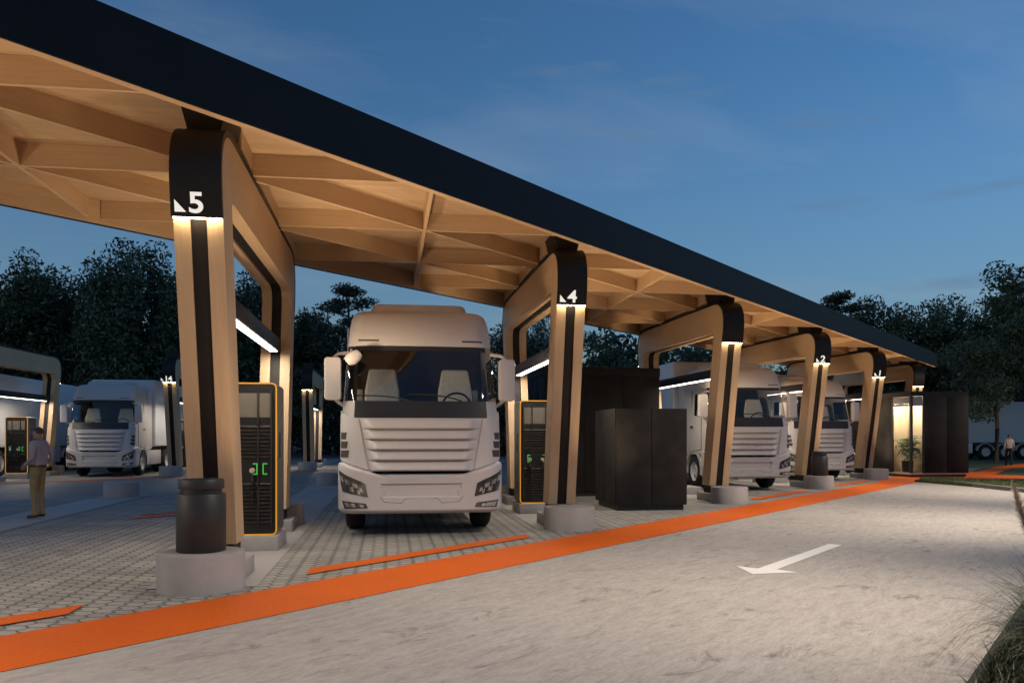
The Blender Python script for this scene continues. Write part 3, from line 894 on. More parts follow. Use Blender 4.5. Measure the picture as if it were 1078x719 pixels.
    # wipers
    for (x0, x1, zz_) in ((-.98, -.10, 2.13), (-.18, .62, 2.15)):
        MB().tube([surf(x0 + (x1 - x0) * k / 8, zz_ - .10 * (k / 8) ** 3, .022) for k in range(9)], .011, 5).build('wiper', M['black'], r)
    # interior
    MB().box(-1.02, 1.02, 1.95, 2.0, 1.1, 3.0).build('rear_liner', M['trim'], r)
    MB().box(-1.05, 1.05, .36, .80, 1.55, 2.06).build('dashboard', M['trim'], r, bevel=.05)
    for x in (-.60, .60):
        st = MB(); n_ = 6
        st.add([(x - .29, 1.05, 1.5), (x + .29, 1.05, 1.5), (x + .29, 1.20, 1.5), (x - .29, 1.20, 1.5), (x - .28, 1.16, 2.25), (x + .28, 1.16, 2.25), (x + .28, 1.29, 2.25), (x - .28, 1.29, 2.25),
                (x - .215, 1.22, 2.62), (x + .215, 1.22, 2.62), (x + .215, 1.31, 2.62), (x - .215, 1.31, 2.62)],
               [(0, 3, 2, 1), (0, 1, 5, 4), (1, 2, 6, 5), (2, 3, 7, 6), (3, 0, 4, 7), (4, 5, 9, 8), (5, 6, 10, 9), (6, 7, 11, 10), (7, 4, 8, 11), (8, 9, 10, 11)])
        se = st.build('seat', M['seat'], r, bevel=.055, seg=4)
        MB().box(x - .27, x + .27, .75, 1.16, 1.45, 1.62).build('cushion', M['seat'], se, bevel=.05, seg=3)
        MB().box(x + (.32 if x > 0 else -.42), x + (.42 if x > 0 else -.32), 1.50, 1.60, 1.9, 2.30).build('belt_column', M['seat'], se, bevel=.02)
    sw_ = MB(); ring = [(.22 * math.cos(2 * math.pi * k / 24), .22 * math.sin(2 * math.pi * k / 24)) for k in range(25)]
    tl = R(35)
    sw_.tube([(.60 + a, .92 - b * math.sin(tl) * .9, 2.03 + b * math.cos(tl)) for a, b in ring], .018, 8)
    sw_.build('steering_wheel', M['black'], r, smooth=True)
    # doors, handle, sides
    for sg in (-1, 1):
        x = sg * 1.212
        dg = MB()
        for (ya, za, yb, zb) in ((.70, 1.15, .70, 2.05), (1.62, 1.05, 1.62, 2.85), (.70, 1.15, 1.62, 1.05)):
            dg.tube([(x - sg * .004, ya, za), (x - sg * (.004 if zb < 2.2 else .075), yb, zb)], .008, 5)
        dg.build('door_gap', M['trim'], r)
        MB().box(min(x, x + sg * .03), max(x, x + sg * .03), 1.36, 1.56, 1.78, 1.83).build('door_handle', M['trim'], r, bevel=.008)
        MB().box(*sorted((sg * 1.10, sg * 1.205)), 1.98, 2.30, .42, 1.0).build('step_panel', M['white'], r, bevel=.02)
        # fender arch
        fn = MB(); vs3 = []; fs3 = []; K = 16
        for k in range(K + 1):
            a = R(-8 + 196 * k / K)
            for (rad, xx) in ((.56, .86), (.56, 1.21), (.66, 1.21), (.66, .86)):
                vs3.append((sg * xx, 1.36 - rad * math.cos(a), .50 + rad * math.sin(a)))
        for k in range(K):
            for j in range(4):
                fs3.append((4 * k + j, 4 * k + (j + 1) % 4, 4 * k + 4 + (j + 1) % 4, 4 * k + 4 + j))
        fn.add(vs3, fs3).build('fender', M['white'], r, smooth=True, angle=40)
        MB().box(*sorted((sg * .80, sg * 1.18)), 2.45, 4.10, .38, .96).build('side_box', M['white'], r, bevel=.03)
        MB().box(*sorted((sg * 1.11, sg * 1.15)), 2.30, 2.82, 1.02, 3.40).build('side_fairing', M['white'], r, bevel=.012)
        MB().box(*sorted((sg * .32, sg * .46)), 1.0, 6.0, .68, .94).build('chassis_rail', M['black'], r)
        for (y, xw, wid) in ((1.36, 1.03, .30), (4.95, .94, .52)):
            wh = empty('wheel'); wh.parent = r; wh.location = (sg * xw, y, .50)
            h = wid / 2
            MB().lathe([(.29, -h), (.44, -h), (.485, -h + .03), (.50, -h + .07), (.50, h - .07), (.485, h - .03), (.44, h), (.29, h), (.29, -h)], 36, axis='x', caps=False).build('tyre', M['rubber'], wh, smooth=True, angle=40)
            o1 = h * sg
            prof = [(0, o1 * .55), (.10, o1 * .62), (.12, o1 * .80), (.16, o1 * .74), (.24, o1 * .55), (.285, o1 * .98), (.30, o1 * 1.0), (.30, -o1 * .6)]
            MB().lathe(prof, 32, axis='x').build('rim', M['clayrim'], wh, smooth=True, angle=40)
    MB().box(-.45, .45, .9, 2.2, .55, 1.02).build('axle_block', M['black'], r)
    MB().box(-.9, .9, 4.5, 5.4, .44, .56).build('rear_axle', M['black'], r)
    return r

TRUCKS = [
    ((P(5)[0] + SP / 2 - .045, P(5)[1] + SP / 2 + 1.70), 'white truck seen head-on between portals 5 and 4'),
    ((P(3)[0] + SP / 2, P(3)[1] + SP / 2 + 1.70), 'white truck behind the blank-capped portal, left of portal 2'),
    ((P(2)[0] + SP / 2, P(2)[1] + SP / 2 + 1.70), 'white truck between portals 2 and 1, nearest the lit cabin'),
    ((Q(15)[0] + SP / 2, Q(15)[1] + SP / 2 + 1.70), 'bluish far truck under the dark trees, left of portal 14'),
    ((Q(15)[0] - SP / 2, Q(15)[1] - SP / 2 + 1.80), 'white truck mostly cut off by the left edge behind the yellow-edged charger'),
]
def trailer_proto():
    r = empty('semi_trailer')
    MB().box(-1.25, 1.25, 2.98, 16.2, 1.12, 3.86).build('box_body', M['trailer'], r, bevel=.05, seg=3)
    for sg in (-1, 1):
        MB().box(*sorted((sg * 1.18, sg * 1.23)), 6.0, 10.7, .42, 1.115).build('side_skirt', M['trailer'], r, bevel=.01)
        MB().box(*sorted((sg * 1.252, sg * 1.262)), 3.1, 16.1, 1.14, 1.24).build('bottom_rail', M['clayrim'], r)
        for y in (11.6, 12.9, 14.2):
            wh = empty('wheel'); wh.parent = r; wh.location = (sg * 1.03, y, .50); h = .19
            MB().lathe([(.29, -h), (.44, -h), (.485, -h + .03), (.50, -h + .07), (.50, h - .07), (.485, h - .03), (.44, h), (.29, h), (.29, -h)], 32, axis='x', caps=False).build('tyre', M['rubber'], wh, smooth=True, angle=40)
            o1 = h * sg
            MB().lathe([(0, o1 * .55), (.10, o1 * .62), (.12, o1 * .8), (.24, o1 * .55), (.285, o1 * .98), (.30, o1), (.30, -o1 * .6)], 28, axis='x').build('rim', M['clayrim'], wh, smooth=True, angle=40)
            fn = MB(); vs3 = []; fs3 = []; K = 12
            for k in range(K + 1):
                a = R(10 + 160 * k / K)
                for (rad, xx) in ((.55, .84), (.55, 1.22), (.59, 1.22), (.59, .84)):
                    vs3.append((sg * xx, y - rad * math.cos(a), .50 + rad * math.sin(a)))
            for k in range(K):
                for j in range(4): fs3.append((4 * k + j, 4 * k + (j + 1) % 4, 4 * k + 4 + (j + 1) % 4, 4 * k + 4 + j))
            fn.add(vs3, fs3).build('mudguard', M['trailer'], r, smooth=True, angle=40)
    MB().box(-1.0, 1.0, 3.5, 16.0, .95, 1.118).build('subframe', M['black'], r)
    return r
tp = truck_proto(); trp = trailer_proto()
TL = ['white box trailer coupled behind the head-on truck', 'white box trailer rising behind the dark cabinets', 'white box trailer behind the truck nearest the lit cabin',
      'white box trailer behind the bluish far truck, seen through portal 14', 'pale bluish box trailer at the left edge behind the standing man']
for i, (pos, lab) in enumerate(TRUCKS):
    o = tp if i == 0 else copy_tree(tp); o.location = (pos[0], pos[1], 0); tag(o, lab, 'truck', 'white trucks in the charging bays')
    o = trp if i == 0 else copy_tree(trp); o.location = (pos[0], pos[1], 0); tag(o, TL[i], 'trailer', 'white box trailers')
    if i == 0: trp.scale = (1, 1, .91)
    else: o.scale = (1, 1, 1)
o = copy_tree(trp); o.scale = (1, 1, 1); X0, Y0 = at(1078, 58)
o.location = (X0 - 14.9, Y0 + 2.0, 0); o.rotation_euler = (0, 0, R(-90) + YAW)
tag(o, 'white trailer parked sideways behind the walking person at far right', 'trailer', 'white box trailers')

# ------------------------------------------------------------------ dark cabinets and cabin
def cabinet(name, label, p0, p1, q0, q1, h, npan, lid):
    r = empty(name, ((p0 + p1) / 2, (q0 + q1) / 2, 0)); tag(r, label, 'cabinet')
    a, b = (p1 - p0) / 2, (q1 - q0) / 2
    MB().box(-a + .05, a - .05, -b + .05, b - .05, -.004, .11).build('plinth', M['black'], r)
    MB().box(-a + .012, a - .012, -b + .012, b - .012, .11, h - .01).build('body', M['black'], r)
    for k in range(npan):
        x0 = -a + 2 * a * k / npan; x1 = -a + 2 * a * (k + 1) / npan
        MB().box(x0 + .008, x1 - .008, -b - .012, -b + .012, .11, h - lid).build('front_panel', M['cabinet'], r, bevel=.003)
    nq = max(1, round((q1 - q0) / 1.0))
    for sg in (-1, 1):
        for k in range(nq):
            y0 = -b + .014 + (2 * b - .014) * k / nq; y1 = -b + .014 + (2 * b - .014) * (k + 1) / nq
            MB().box(*sorted((sg * (a - .012), sg * (a + .012))), y0 + .006, y1 - .006, .11, h - lid).build('side_panel', M['cabinet'], r, bevel=.003)
    if lid > .05: MB().box(-a - .02, a + .02, -b - .02, b + .02, h - lid + .01, h).build('lid', M['cabinet'], r, bevel=.004)
    else: MB().box(-a, a, -b, b, h - .01, h + .004).build('lid', M['cabinet'], r)
    return r
cabinet('equipment_cabinet', 'lower dark two-panel cabinet standing in front of the taller one', 4.60, 6.10, 16.62, 18.3, 2.08, 2, .0)
cabinet('equipment_cabinet', 'tall dark lidded cabinet behind the lower two-panel one', 3.95, 6.93, 20.9, 23.6, 3.27, 3, .22)
# cabin with lit window
KP0, KP1, KQ0, KQ1, KH = 19.25, 21.60, 28.75, 34.2, 3.2
k_ = empty('cabin', (KP0, KQ0, 0)); tag(k_, 'dark flat-roofed cabin with a lit corner window at the end of the canopy', 'cabin')
kw, kd = KP1 - KP0, KQ1 - KQ0
MB().box(.06, kw - .06, .06, kd - .06, -.004, .10).build('plinth', M['black'], k_)
MB().box(.03, kw - .03, .03, kd - .03, .10, .16).build('floor', M['kwood'], k_)
MB().box(-.01, kw + .01, -.01, kd + .01, 3.02, KH).build('roof', M['cabinet'], k_)
for (x0, x1) in ((.56, 1.46), (1.475, kw)):
    MB().box(x0, x1, -.012, .06, .162, 3.018).build('wall', M['cabinet'], k_, bevel=.003)
for (y0, y1) in ((1.22, 2.5), (2.515, 3.8), (3.815, kd - .06)):
    MB().box(-.012, .06, y0, y1, .162, 3.018).build('wall', M['cabinet'], k_, bevel=.003)
MB().box(kw - .06, kw + .012, .062, kd - .06, .162, 3.018).build('wall', M['cabinet'], k_)
MB().box(0, kw, kd - .058, kd, .162, 3.018).build('wall', M['cabinet'], k_)
MB().box(.30, kw - .10, 1.62, 1.70, .162, 3.018).build('partition', M['kwood'], k_)
MB().box(.95, 1.0, .10, 1.615, .162, 3.018).build('partition', M['kwood'], k_)
wf = MB(); wf.box(-.012, .075, -.012, .075, .162, 3.018); wf.box(.485, .555, -.005, .05, .162, 3.018); wf.box(-.005, .05, 1.145, 1.215, .162, 3.018)
wf.build('window_frame', M['black'], k_)
MB().add([(.078, .016, .165), (.482, .016, .165), (.482, .016, 3.015), (.078, .016, 3.015)], [(0, 1, 2, 3)]).build('window_pane', M['kglass'], k_)
MB().add([(.016, .078, .165), (.016, 1.142, .165), (.016, 1.142, 3.015), (.016, .078, 3.015)], [(0, 1, 2, 3)]).build('window_pane', M['kglass'], k_)
MB().box(.25, .75, .25, 1.4, 2.985, 3.012).build('ceiling_lamp', emit('cabin_lamp', (1, .88, .66), 52), k_)
MB().box(.08, .48, .022, .028, 2.66, 3.01).build('window_blind', M['blind'], k_)
MB().box(.022, .028, .08, 1.14, 2.66, 3.01).build('window_blind', M['blind'], k_)
# palm inside
pp = empty('potted_palm', (KP0 + .40, KQ0 + .80, .16)); tag(pp, 'dark leafy potted palm standing behind the lit cabin window', 'potted plant')
MB().lathe([(.12, 0), (.16, .02), (.19, .34), (.17, .34), (.165, .30), (0, .30)], 24).build('pot', M['black'], pp, smooth=True, angle=40)
pp.scale = (1.15, 1.15, 1.3); rnd = random.Random(5); fr = MB()
for k in range(22):
    az = rnd.uniform(0, 6.28); ln_ = rnd.uniform(.8, 1.25); rise = rnd.uniform(.5, 1.1)
    pts = [Vector((math.cos(az) * .30 * ln_ * s ** 1.3, math.sin(az) * .42 * ln_ * s ** 1.3, .3 + rise * s * 1.15 - .45 * s ** 3)) for s in [i / 9 for i in range(10)]]
    fr.tube(pts, .007, 4)
    for i in range(3, 10):
        for sd in (-1, 1):
            p = pts[i]; tng = (pts[i] - pts[i - 1]).normalized(); side = tng.cross(Vector((0, 0, 1))).normalized() * sd
            tip = p + side * .26 * (1 - abs(i - 6) / 8) + tng * .10 + Vector((0, 0, -.05)); wv = tng * .03
            fr.add([p - wv, p + wv, tip], [(0, 1, 2)])
fr.build('fronds', M['leafA'], pp, fix=False)

# ------------------------------------------------------------------ people
def person(label, loc, rz, joints, edges, radii, zone, extra):
    r = empty('person', loc, rz); tag(r, label, 'person')
    me = bpy.data.meshes.new('body'); names = list(joints)
    me.from_pydata([joints[k] for k in names], [(names.index(a), names.index(b)) for a, b in edges], [])
    o = bpy.data.objects.new('tmp_body', me); C.objects.link(o)
    sk = o.modifiers.new('skin', 'SKIN'); sk.use_smooth_shade = True
    for i, k in enumerate(names):
        d = me.skin_vertices[0].data[i]; d.radius = radii[k] if isinstance(radii[k], tuple) else (radii[k], radii[k]); d.use_root = (k == 'pelvis')
    ss = o.modifiers.new('sub', 'SUBSURF'); ss.levels = 3; ss.render_levels = 3
    bpy.context.view_layer.update()
    m2 = bpy.data.meshes.new_from_object(o.evaluated_get(bpy.context.evaluated_depsgraph_get())); bpy.data.objects.remove(o)
    m2.name = 'body'; m2.materials.clear()
    for m in zone[0]: m2.materials.append(m)
    for p in m2.polygons: p.material_index = zone[1](p.center); p.use_smooth = True
    b = bpy.data.objects.new('body', m2); C.objects.link(b); b.parent = r
    for f in extra: f(r)
    return r
def stand_joints(H, lean=0, stride=0.0, arms=None):
    k = H / 1.75
    J = dict(pelvis=(0, 0, .95), belly=(0, .01, 1.10), chest=(0, .015, 1.30), neck0=(0, .02, 1.46), neck=(0, .005, 1.53), head=(0, -.015, 1.62), crown=(0, .0, 1.70),
             shl=(.17, .02, 1.42), shr=(-.17, .02, 1.42), hipl=(.09, 0, .90), hipr=(-.09, 0, .90),
             knl=(.10, -.02 - stride, .50), knr=(-.10, -.02 + stride * .3, .50), anl=(.10, .02 - stride * .8, .09), anr=(-.10, .02 + stride, .09 + stride * .2), tol=(.115, -.14 - stride * .8, .035), tor=(-.115, -.14 + stride, .04 + stride * .1),
             hel=(.10, .06 - stride * .8, .04), her=(-.10, .06 + stride, .045 + stride * .3))
    J.update(arms)
    return {a: (x * k, y * k, z * k) for a, (x, y, z) in J.items()}
BE = [('pelvis', 'belly'), ('belly', 'chest'), ('chest', 'neck0'), ('neck0', 'neck'), ('neck', 'head'), ('head', 'crown'), ('chest', 'shl'), ('chest', 'shr'), ('shl', 'ell'), ('shr', 'elr'), ('ell', 'wrl'), ('elr', 'wrr'),
      ('wrl', 'hal'), ('wrr', 'har'), ('pelvis', 'hipl'), ('pelvis', 'hipr'), ('hipl', 'knl'), ('hipr', 'knr'), ('knl', 'anl'), ('knr', 'anr'), ('anl', 'tol'), ('anr', 'tor'), ('anl', 'hel'), ('anr', 'her')]
BR = dict(pelvis=(.155, .12), belly=(.155, .12), chest=(.165, .12), neck0=.075, neck=.055, head=(.078, .098), crown=(.055, .07), shl=.068, shr=.068, ell=.045, elr=.045, wrl=.032, wrr=.032, hal=(.038, .022), har=(.038, .022),
          hipl=.088, hipr=.088, knl=.062, knr=.062, anl=.042, anr=.042, tol=(.042, .03), tor=(.042, .03), hel=.036, her=.036)
def fingers(mb, base, down, side, k=1):
    """five short curled fingers leaving the hand"""
    d = Vector(down).normalized(); s = Vector(side).normalized(); b = Vector(base)
    for i, L in enumerate((.062, .075, .080, .070)):
        o = b + s * (.028 - .019 * i)
        mb.tube([o, o + d * L * .5, o + d * L * .9 + Vector((0, -.012, 0))], [.010, .009, .007], 6)
    th = b + s * .034 - d * .04
    mb.tube([th, th + s * .02 + d * .03, th + s * .018 + d * .058], [.012, .010, .008], 6)
def head_bits(hair_m, k, long=False):
    def f(r):
        mb = MB()
        for i in range(9):
            for j in range(16): pass
        vs = []; fs = []; A_, B_ = 18, 7
        for j in range(B_ + 1):
            for i in range(A_):
                th = 2 * math.pi * i / A_; front = max(0, -math.sin(th))
                ph = R(8 + (j / B_) * (98 - 52 * front ** .7))
                vs.append((.079 * math.sin(ph) * math.cos(th), .012 + .098 * math.sin(ph) * math.sin(th), 1.638 + .098 * math.cos(ph)))
        for j in range(B_):
            for i in range(A_): fs.append((j * A_ + i, j * A_ + (i + 1) % A_, (j + 1) * A_ + (i + 1) % A_, (j + 1) * A_ + i))
        fs.append(tuple(range(A_)))
        mb.add(vs, fs)
        mb.v = [(x * k, y * k, z * k) for x, y, z in mb.v]
        mb.build('hair', hair_m, r, smooth=True)
        fc = MB()
        fc.add([(0, -.112, 1.655), (.016, -.10, 1.60), (-.016, -.10, 1.60), (0, -.135, 1.603)], [(0, 1, 3), (0, 3, 2), (1, 2, 3)])
        for sx in (-1, 1):
            fc.lathe([(0, -.012), (.016, -.006), (.02, 0), (.014, .008), (0, .01)], 8, (sx * .080, .012, 1.632), 'x')
        fc.v = [(x * k, y * k, z * k) for x, y, z in fc.v]
        fc.build('face_detail', M['skin'], r)
        ey = MB()
        for sx in (-1, 1): ey.lathe([(0, -.008), (.010, -.004), (.010, .004), (0, .008)], 8, (sx * .033 * k, -.100 * k, 1.645 * k), 'x')
        ey.build('eyes', M['hair'], r)
    return f
def glasses(r):
    g = MB()
    for sx in (-1, 1):
        g.tube([(sx * .033 + .022 * math.cos(a), -.116, 1.645 + .016 * math.sin(a)) for a in [i * 6.2832 / 12 for i in range(13)]], .003, 4)
        g.tube([(sx * .055, -.114, 1.648), (sx * .088, .0, 1.648)], .003, 4)
    g.build('glasses', M['black'], r)
def belt(k):
    def f(r):
        MB().lathe([(.158, -.02), (.164, -.018), (.164, .018), (.158, .02)], 28).build('belt', M['leather'], r, smooth=True).scale = (1.0, .80, 1)
        for c in r.children:
            if c.name.startswith('belt'): c.location = (0, .005 * k, 1.00 * k)
    return f
def hands(pl, pr, dl, dr):
    def f(r):
        mb = MB(); fingers(mb, pl, dl, (0, -1, 0)); fingers(mb, pr, dr, (0, -1, 0))
        mb.build('fingers', M['skin'], r, smooth=True)
    return f
A1 = dict(ell=(.27, .10, 1.17), elr=(-.28, .10, 1.17), wrl=(.21, -.10, 1.02), wrr=(-.22, -.06, 1.00), hal=(.18, -.15, .98), har=(-.19, -.11, .95))
H1 = 1.70; J1 = stand_joints(H1, arms=A1); kk = H1 / 1.75
def z1(c):
    z = c.z / kk
    if z < .085: return 4
    if z > 1.50 and abs(c.x) < .12: return 0
    if z > 1.005:
        return 1
    if abs(c.x) > .155 and c.y < -.09 and z < 1.06 and z > .9: return 0
    return 2
px_, py_ = at(40, 15.45)
person('man in lilac shirt and khaki trousers standing on the pavers at far left', (px_, py_, 0), YAW + R(-98), J1, BE, BR, ([M['skin'], M['shirt'], M['khaki'], M['leather'], M['leather']], z1),
       [head_bits(M['hair'], kk), glasses, belt(kk), hands(tuple(a * kk for a in A1['hal']), tuple(a * kk for a in A1['har']), (-.3, -.5, -.6), (.3, -.5, -.6))])
A2 = dict(ell=(.25, .06, 1.14), elr=(-.25, .03, 1.14), wrl=(.25, .04, .90), wrr=(-.26, -.09, .92), hal=(.245, .03, .83), har=(-.255, -.12, .85))
H2 = 1.64; J2 = stand_joints(H2, stride=.10, arms=A2); k2_ = H2 / 1.75
def z2(c):
    z = c.z / k2_
    if z > 1.50 and abs(c.x) < .12: return 0
    if abs(c.x) > .18 and z < 1.0: return 0
    return 1 if z > .98 else 2
px_, py_ = at(1062, 43.6)
person('person in pale top and black trousers walking away along the orange path', (px_, py_, .012), YAW + R(172), J2, BE, BR, ([M['skin'], M['top'], M['trouser']], z2),
       [head_bits(M['hair'], k2_), hands(tuple(a * k2_ for a in A2['hal']), tuple(a * k2_ for a in A2['har']), (0, 0, -1), (0, -.2, -1))])

# ------------------------------------------------------------------ trees
def leaf_cloud(rng, centers, per, spread, size, flat=1.0):
    """numpy arrays of leaf quads scattered round the clump centres"""
    n = len(centers) * per
    c = np.repeat(np.array(centers), per, axis=0)
    off = rng.normal(0, 1, (n, 3)); off /= np.maximum(1, np.linalg.norm(off, axis=1, keepdims=True) / 1.9)
    p = c + off * np.array([spread, spread, spread * flat])
    a = rng.normal(0, 1, (n, 3)); a /= np.linalg.norm(a, axis=1, keepdims=True)
    b = rng.normal(0, 1, (n, 3)); b -= a * np.sum(a * b, axis=1, keepdims=True); b /= np.linalg.norm(b, axis=1, keepdims=True)
    s = rng.uniform(.6, 1.25, (n, 1)) * size
    v = np.stack([p - a * s, p + b * s * .42, p + a * s, p - b * s * .42], axis=1).reshape(-1, 3)
    f = np.arange(n * 4).reshape(-1, 4)
    return v, f
def np_mesh(name, v, f, m, parent=None):
    me = bpy.data.meshes.new(name); me.vertices.add(len(v)); me.vertices.foreach_set('co', v.astype(np.float32).ravel())
    me.loops.add(f.size); me.loops.foreach_set('vertex_index', f.astype(np.int32).ravel())
    me.polygons.add(len(f)); me.polygons.foreach_set('loop_start', np.arange(0, f.size, f.shape[1], dtype=np.int32))
    me.update(calc_edges=True); me.materials.append(m)
    o = bpy.data.objects.new(name, me); C.objects.link(o)
    if parent: o.parent = parent
    return o
def tree_proto(kind, seed):
    """tree of height 10; x,y around the trunk"""
    rng = np.random.default_rng(seed); rd = random.Random(seed)
    r = empty('tree'); tr = MB(); cs = []
    if kind == 'round':
        tr.tube([(0, 0, -.1), (.06, .03, 2.0), (-.05, .05, 4.5), (.05, 0, 7.5)], [.24, .19, .13, .05], 8)
        for k in range(17):
            az = rd.uniform(0, 6.28); z0 = rd.uniform(1.6, 6.5); L = rd.uniform(1.6, 3.2) * (1.1 - .06 * z0)
            e = Vector((math.cos(az) * L, math.sin(az) * L, z0 + rd.uniform(.8, 2.4)))
            tr.tube([(0, 0, z0), e * .5 + Vector((0, 0, z0 * .5 + .1)), e], [.09, .06, .02], 5)
            cs += [e, e * .72 + Vector((0, 0, z0 * .28))]
        for k in range(34):
            az = rd.uniform(0, 6.28); h = rd.uniform(1.3, 9.2); rad = (2.9 * math.sqrt(max(0, 1 - ((h - 4.6) / 5.0) ** 2))) * rd.uniform(.55, 1.02)
            cs.append(Vector((math.cos(az) * rad, math.sin(az) * rad, h)))
        v, f = leaf_cloud(rng, [tuple(c) for c in cs], 270, .50, .135, .85); m = M['leafA']
    elif kind == 'spire':
        tr.tube([(0, 0, -.1), (.05, .0, 3), (0, .05, 6.5)], [.22, .16, .06], 8)
        for s in range(6):
            az = s * 1.05 + rd.uniform(-.3, .3); rad = rd.uniform(.9, 2.1) if s else 0; top = rd.uniform(8.4, 9.8) if rad < 1.7 else rd.uniform(7.2, 9)
            bx, by = math.cos(az) * rad, math.sin(az) * rad
            tr.tube([(0, 0, 1.2), (bx * .7, by * .7, 3.5), (bx, by, top - .4)], [.11, .08, .02], 5)
            n = 15
            for k in range(n):
                h = 1.3 + (top - 1.3) * k / (n - 1); wd = .75 * (1 - .72 * k / (n - 1))
                cs.append(Vector((bx * min(1, h / 3.5) + rd.uniform(-wd, wd), by * min(1, h / 3.5) + rd.uniform(-wd, wd), h)))
        v, f = leaf_cloud(rng, [tuple(c) for c in cs], 205, .38, .125, 1.15); m = M['leafB']
    elif kind == 'pine':
        tr.tube([(0, 0, -.1), (.05, .05, 4), (-.05, .1, 9.4)], [.22, .16, .04], 8)
        for k in range(26):
            az = k * 2.4 + rd.uniform(-.4, .4); h = 2.2 + 7.2 * k / 25; L = (3.0 - 2.0 * (k / 25) ** 1.4) * rd.uniform(.65, 1.1)
            e = Vector((math.cos(az) * L, math.sin(az) * L, h + rd.uniform(-.1, .45)))
            tr.tube([(0, 0, h - .1), e * .5 + Vector((0, 0, h * .5 - .1)), e], [.06, .04, .015], 5)
            for s in (.45, .7, .92, 1.0): cs.append(Vector((e.x * s + rd.uniform(-.25, .25), e.y * s + rd.uniform(-.25, .25), h * (1 - s) + e.z * s + .08)))
        cs.append(Vector((0, 0, 9.6)))
        v, f = leaf_cloud(rng, [tuple(c) for c in cs], 120, .36, .11, .38); m = M['leafC']
    elif kind == 'airy':                                        # clear stem, loose crown
        tr.tube([(0, 0, -.1), (.04, .02, 2.2), (-.04, .03, 4.5), (.03, 0, 8)], [.16, .13, .10, .03], 8)
        for k in range(20):
            az = rd.uniform(0, 6.28); z0 = rd.uniform(2.6, 7); L = rd.uniform(1.8, 3.6) * (1.15 - .07 * z0)
            e = Vector((math.cos(az) * L, math.sin(az) * L, z0 + rd.uniform(.2, 2.2)))
            tr.tube([(0, 0, z0), e * .5 + Vector((0, 0, z0 * .5 + .15)), e], [.06, .04, .012], 5)
            for s in (.45, .75, 1.0): cs.append(Vector((e.x * s, e.y * s, z0 * (1 - s) + e.z * s)) + Vector((rd.uniform(-.3, .3), rd.uniform(-.3, .3), rd.uniform(-.2, .3))))
        v, f = leaf_cloud(rng, [tuple(c) for c in cs], 200, .42, .11, .75); m = M['leafA']
    tr.build('trunk', M['bark'], r, smooth=True)
    np_mesh('crown', v, f, m, r)
    return r
protos = {}
used_p = {}
def plant(kind, seed, x, top, Y, label, wide=1.0, rz=None):
    key = (kind, seed)
    fresh = key not in protos
    if fresh: protos[key] = tree_proto(kind, seed)
    o = protos[key] if fresh else copy_tree(protos[key])
    h = CAMH + (HY - top) * Y / FPX
    o.location = (*at(x, Y), 0); s = h / 9.9
    o.scale = (s * wide, s * wide, s); o.rotation_euler = (0, 0, rz if rz is not None else (x * .37) % 6.28)
    tag(o, label, 'tree', 'trees behind the charging station')
TREES = [
    ('round', 1, -14, 256, 62, 'tall dark tree at the left edge above the grey portal'),
    ('spire', 2, 28, 274, 66, 'second blue-green tree from the left above the far trailers'),
    ('round', 3, 66, 282, 64, 'bushy tree over the far bluish truck, left of a sky gap'),
    ('spire', 4, 122, 266, 60, 'tallest multi-spired tree above the far bluish truck cab'),
    ('spire', 2, 162, 267, 61, 'multi-spired tree just left of the nearest portal column'),
    ('round', 1, 98, 300, 72, 'lower dark tree set back between the taller left ones'),
    ('round', 3, 205, 282, 64, 'tree hidden mostly by the nearest portal column'),
    ('spire', 4, 262, 290, 64, 'tree framed inside the opening of portal 5'),
    ('round', 1, 292, 300, 68, 'dark tree seen behind the rear leg of portal 5'),
    ('round', 3, 322, 330, 68, 'lower tree directly above the distant portal'),
    ('pine', 5, 366, 301, 58, 'layered pine rising beside the roof of the head-on truck'),
    ('round', 1, 412, 330, 70, 'dark tree hidden behind the head-on truck cab'),
    ('pine', 5, 470, 345, 72, 'far pine hidden behind the roof of the head-on truck'),
    ('round', 3, 528, 338, 66, 'tree just right of the head-on truck roof'),
    ('spire', 2, 566, 332, 70, 'tree framed in the opening of portal 4'),
    ('round', 1, 628, 346, 70, 'dark tree above the tall cabinet'),
    ('airy', 6, 680, 352, 66, 'loose tree above the cabinets, left of the blank-capped portal'),
    ('round', 3, 745, 356, 72, 'far tree seen under the canopy above the second truck'),
    ('round', 1, 820, 372, 76, 'far tree seen under the canopy behind portal 2'),
    ('pine', 5, 884, 309, 70, 'dark pine peeping over the fascia near its far end'),
    ('round', 3, 928, 311, 74, 'first round tree right of the canopy end pine'),
    ('airy', 6, 905, 318, 70, 'loose tree close behind the far end of the canopy'),
    ('round', 1, 965, 313, 72, 'broad round tree over the dark cabin'),
    ('spire', 4, 990, 318, 78, 'blue-green tree above the right half of the cabin'),
    ('round', 3, 1020, 330, 70, 'lower tree in the dip right of the cabin'),
    ('airy', 6, 1049, 322, 47, 'slim-trunked tree on the lawn beside the orange path'),
    ('pine', 7, 1062, 296, 62, 'layered dark conifer at the right edge'),
    ('airy', 8, 1088, 246, 52, 'tallest loose tree cut by the right edge'),
    ('round', 1, 1110, 280, 66, 'dense dark tree outside the right edge behind the conifer'),
]
for tr_ in TREES: plant(*tr_)
# the wood behind as one mass
rng = np.random.default_rng(77); cs = []
for k in range(620):
    x = rng.uniform(-140, 1230); Y = rng.uniform(84, 100); hmax = 8.5 + 2.5 * math.sin(x * .021) + 1.5 * math.sin(x * .07)
    cs.append((*at(x, Y), rng.uniform(.2, 1) ** .8 * hmax))
v, f = leaf_cloud(rng, cs, 60, 1.5, .55, .8)
tag(np_mesh('woodland', v, f, M['leafC']), 'dark woodland mass behind the whole charging station', 'woodland', kind='stuff')
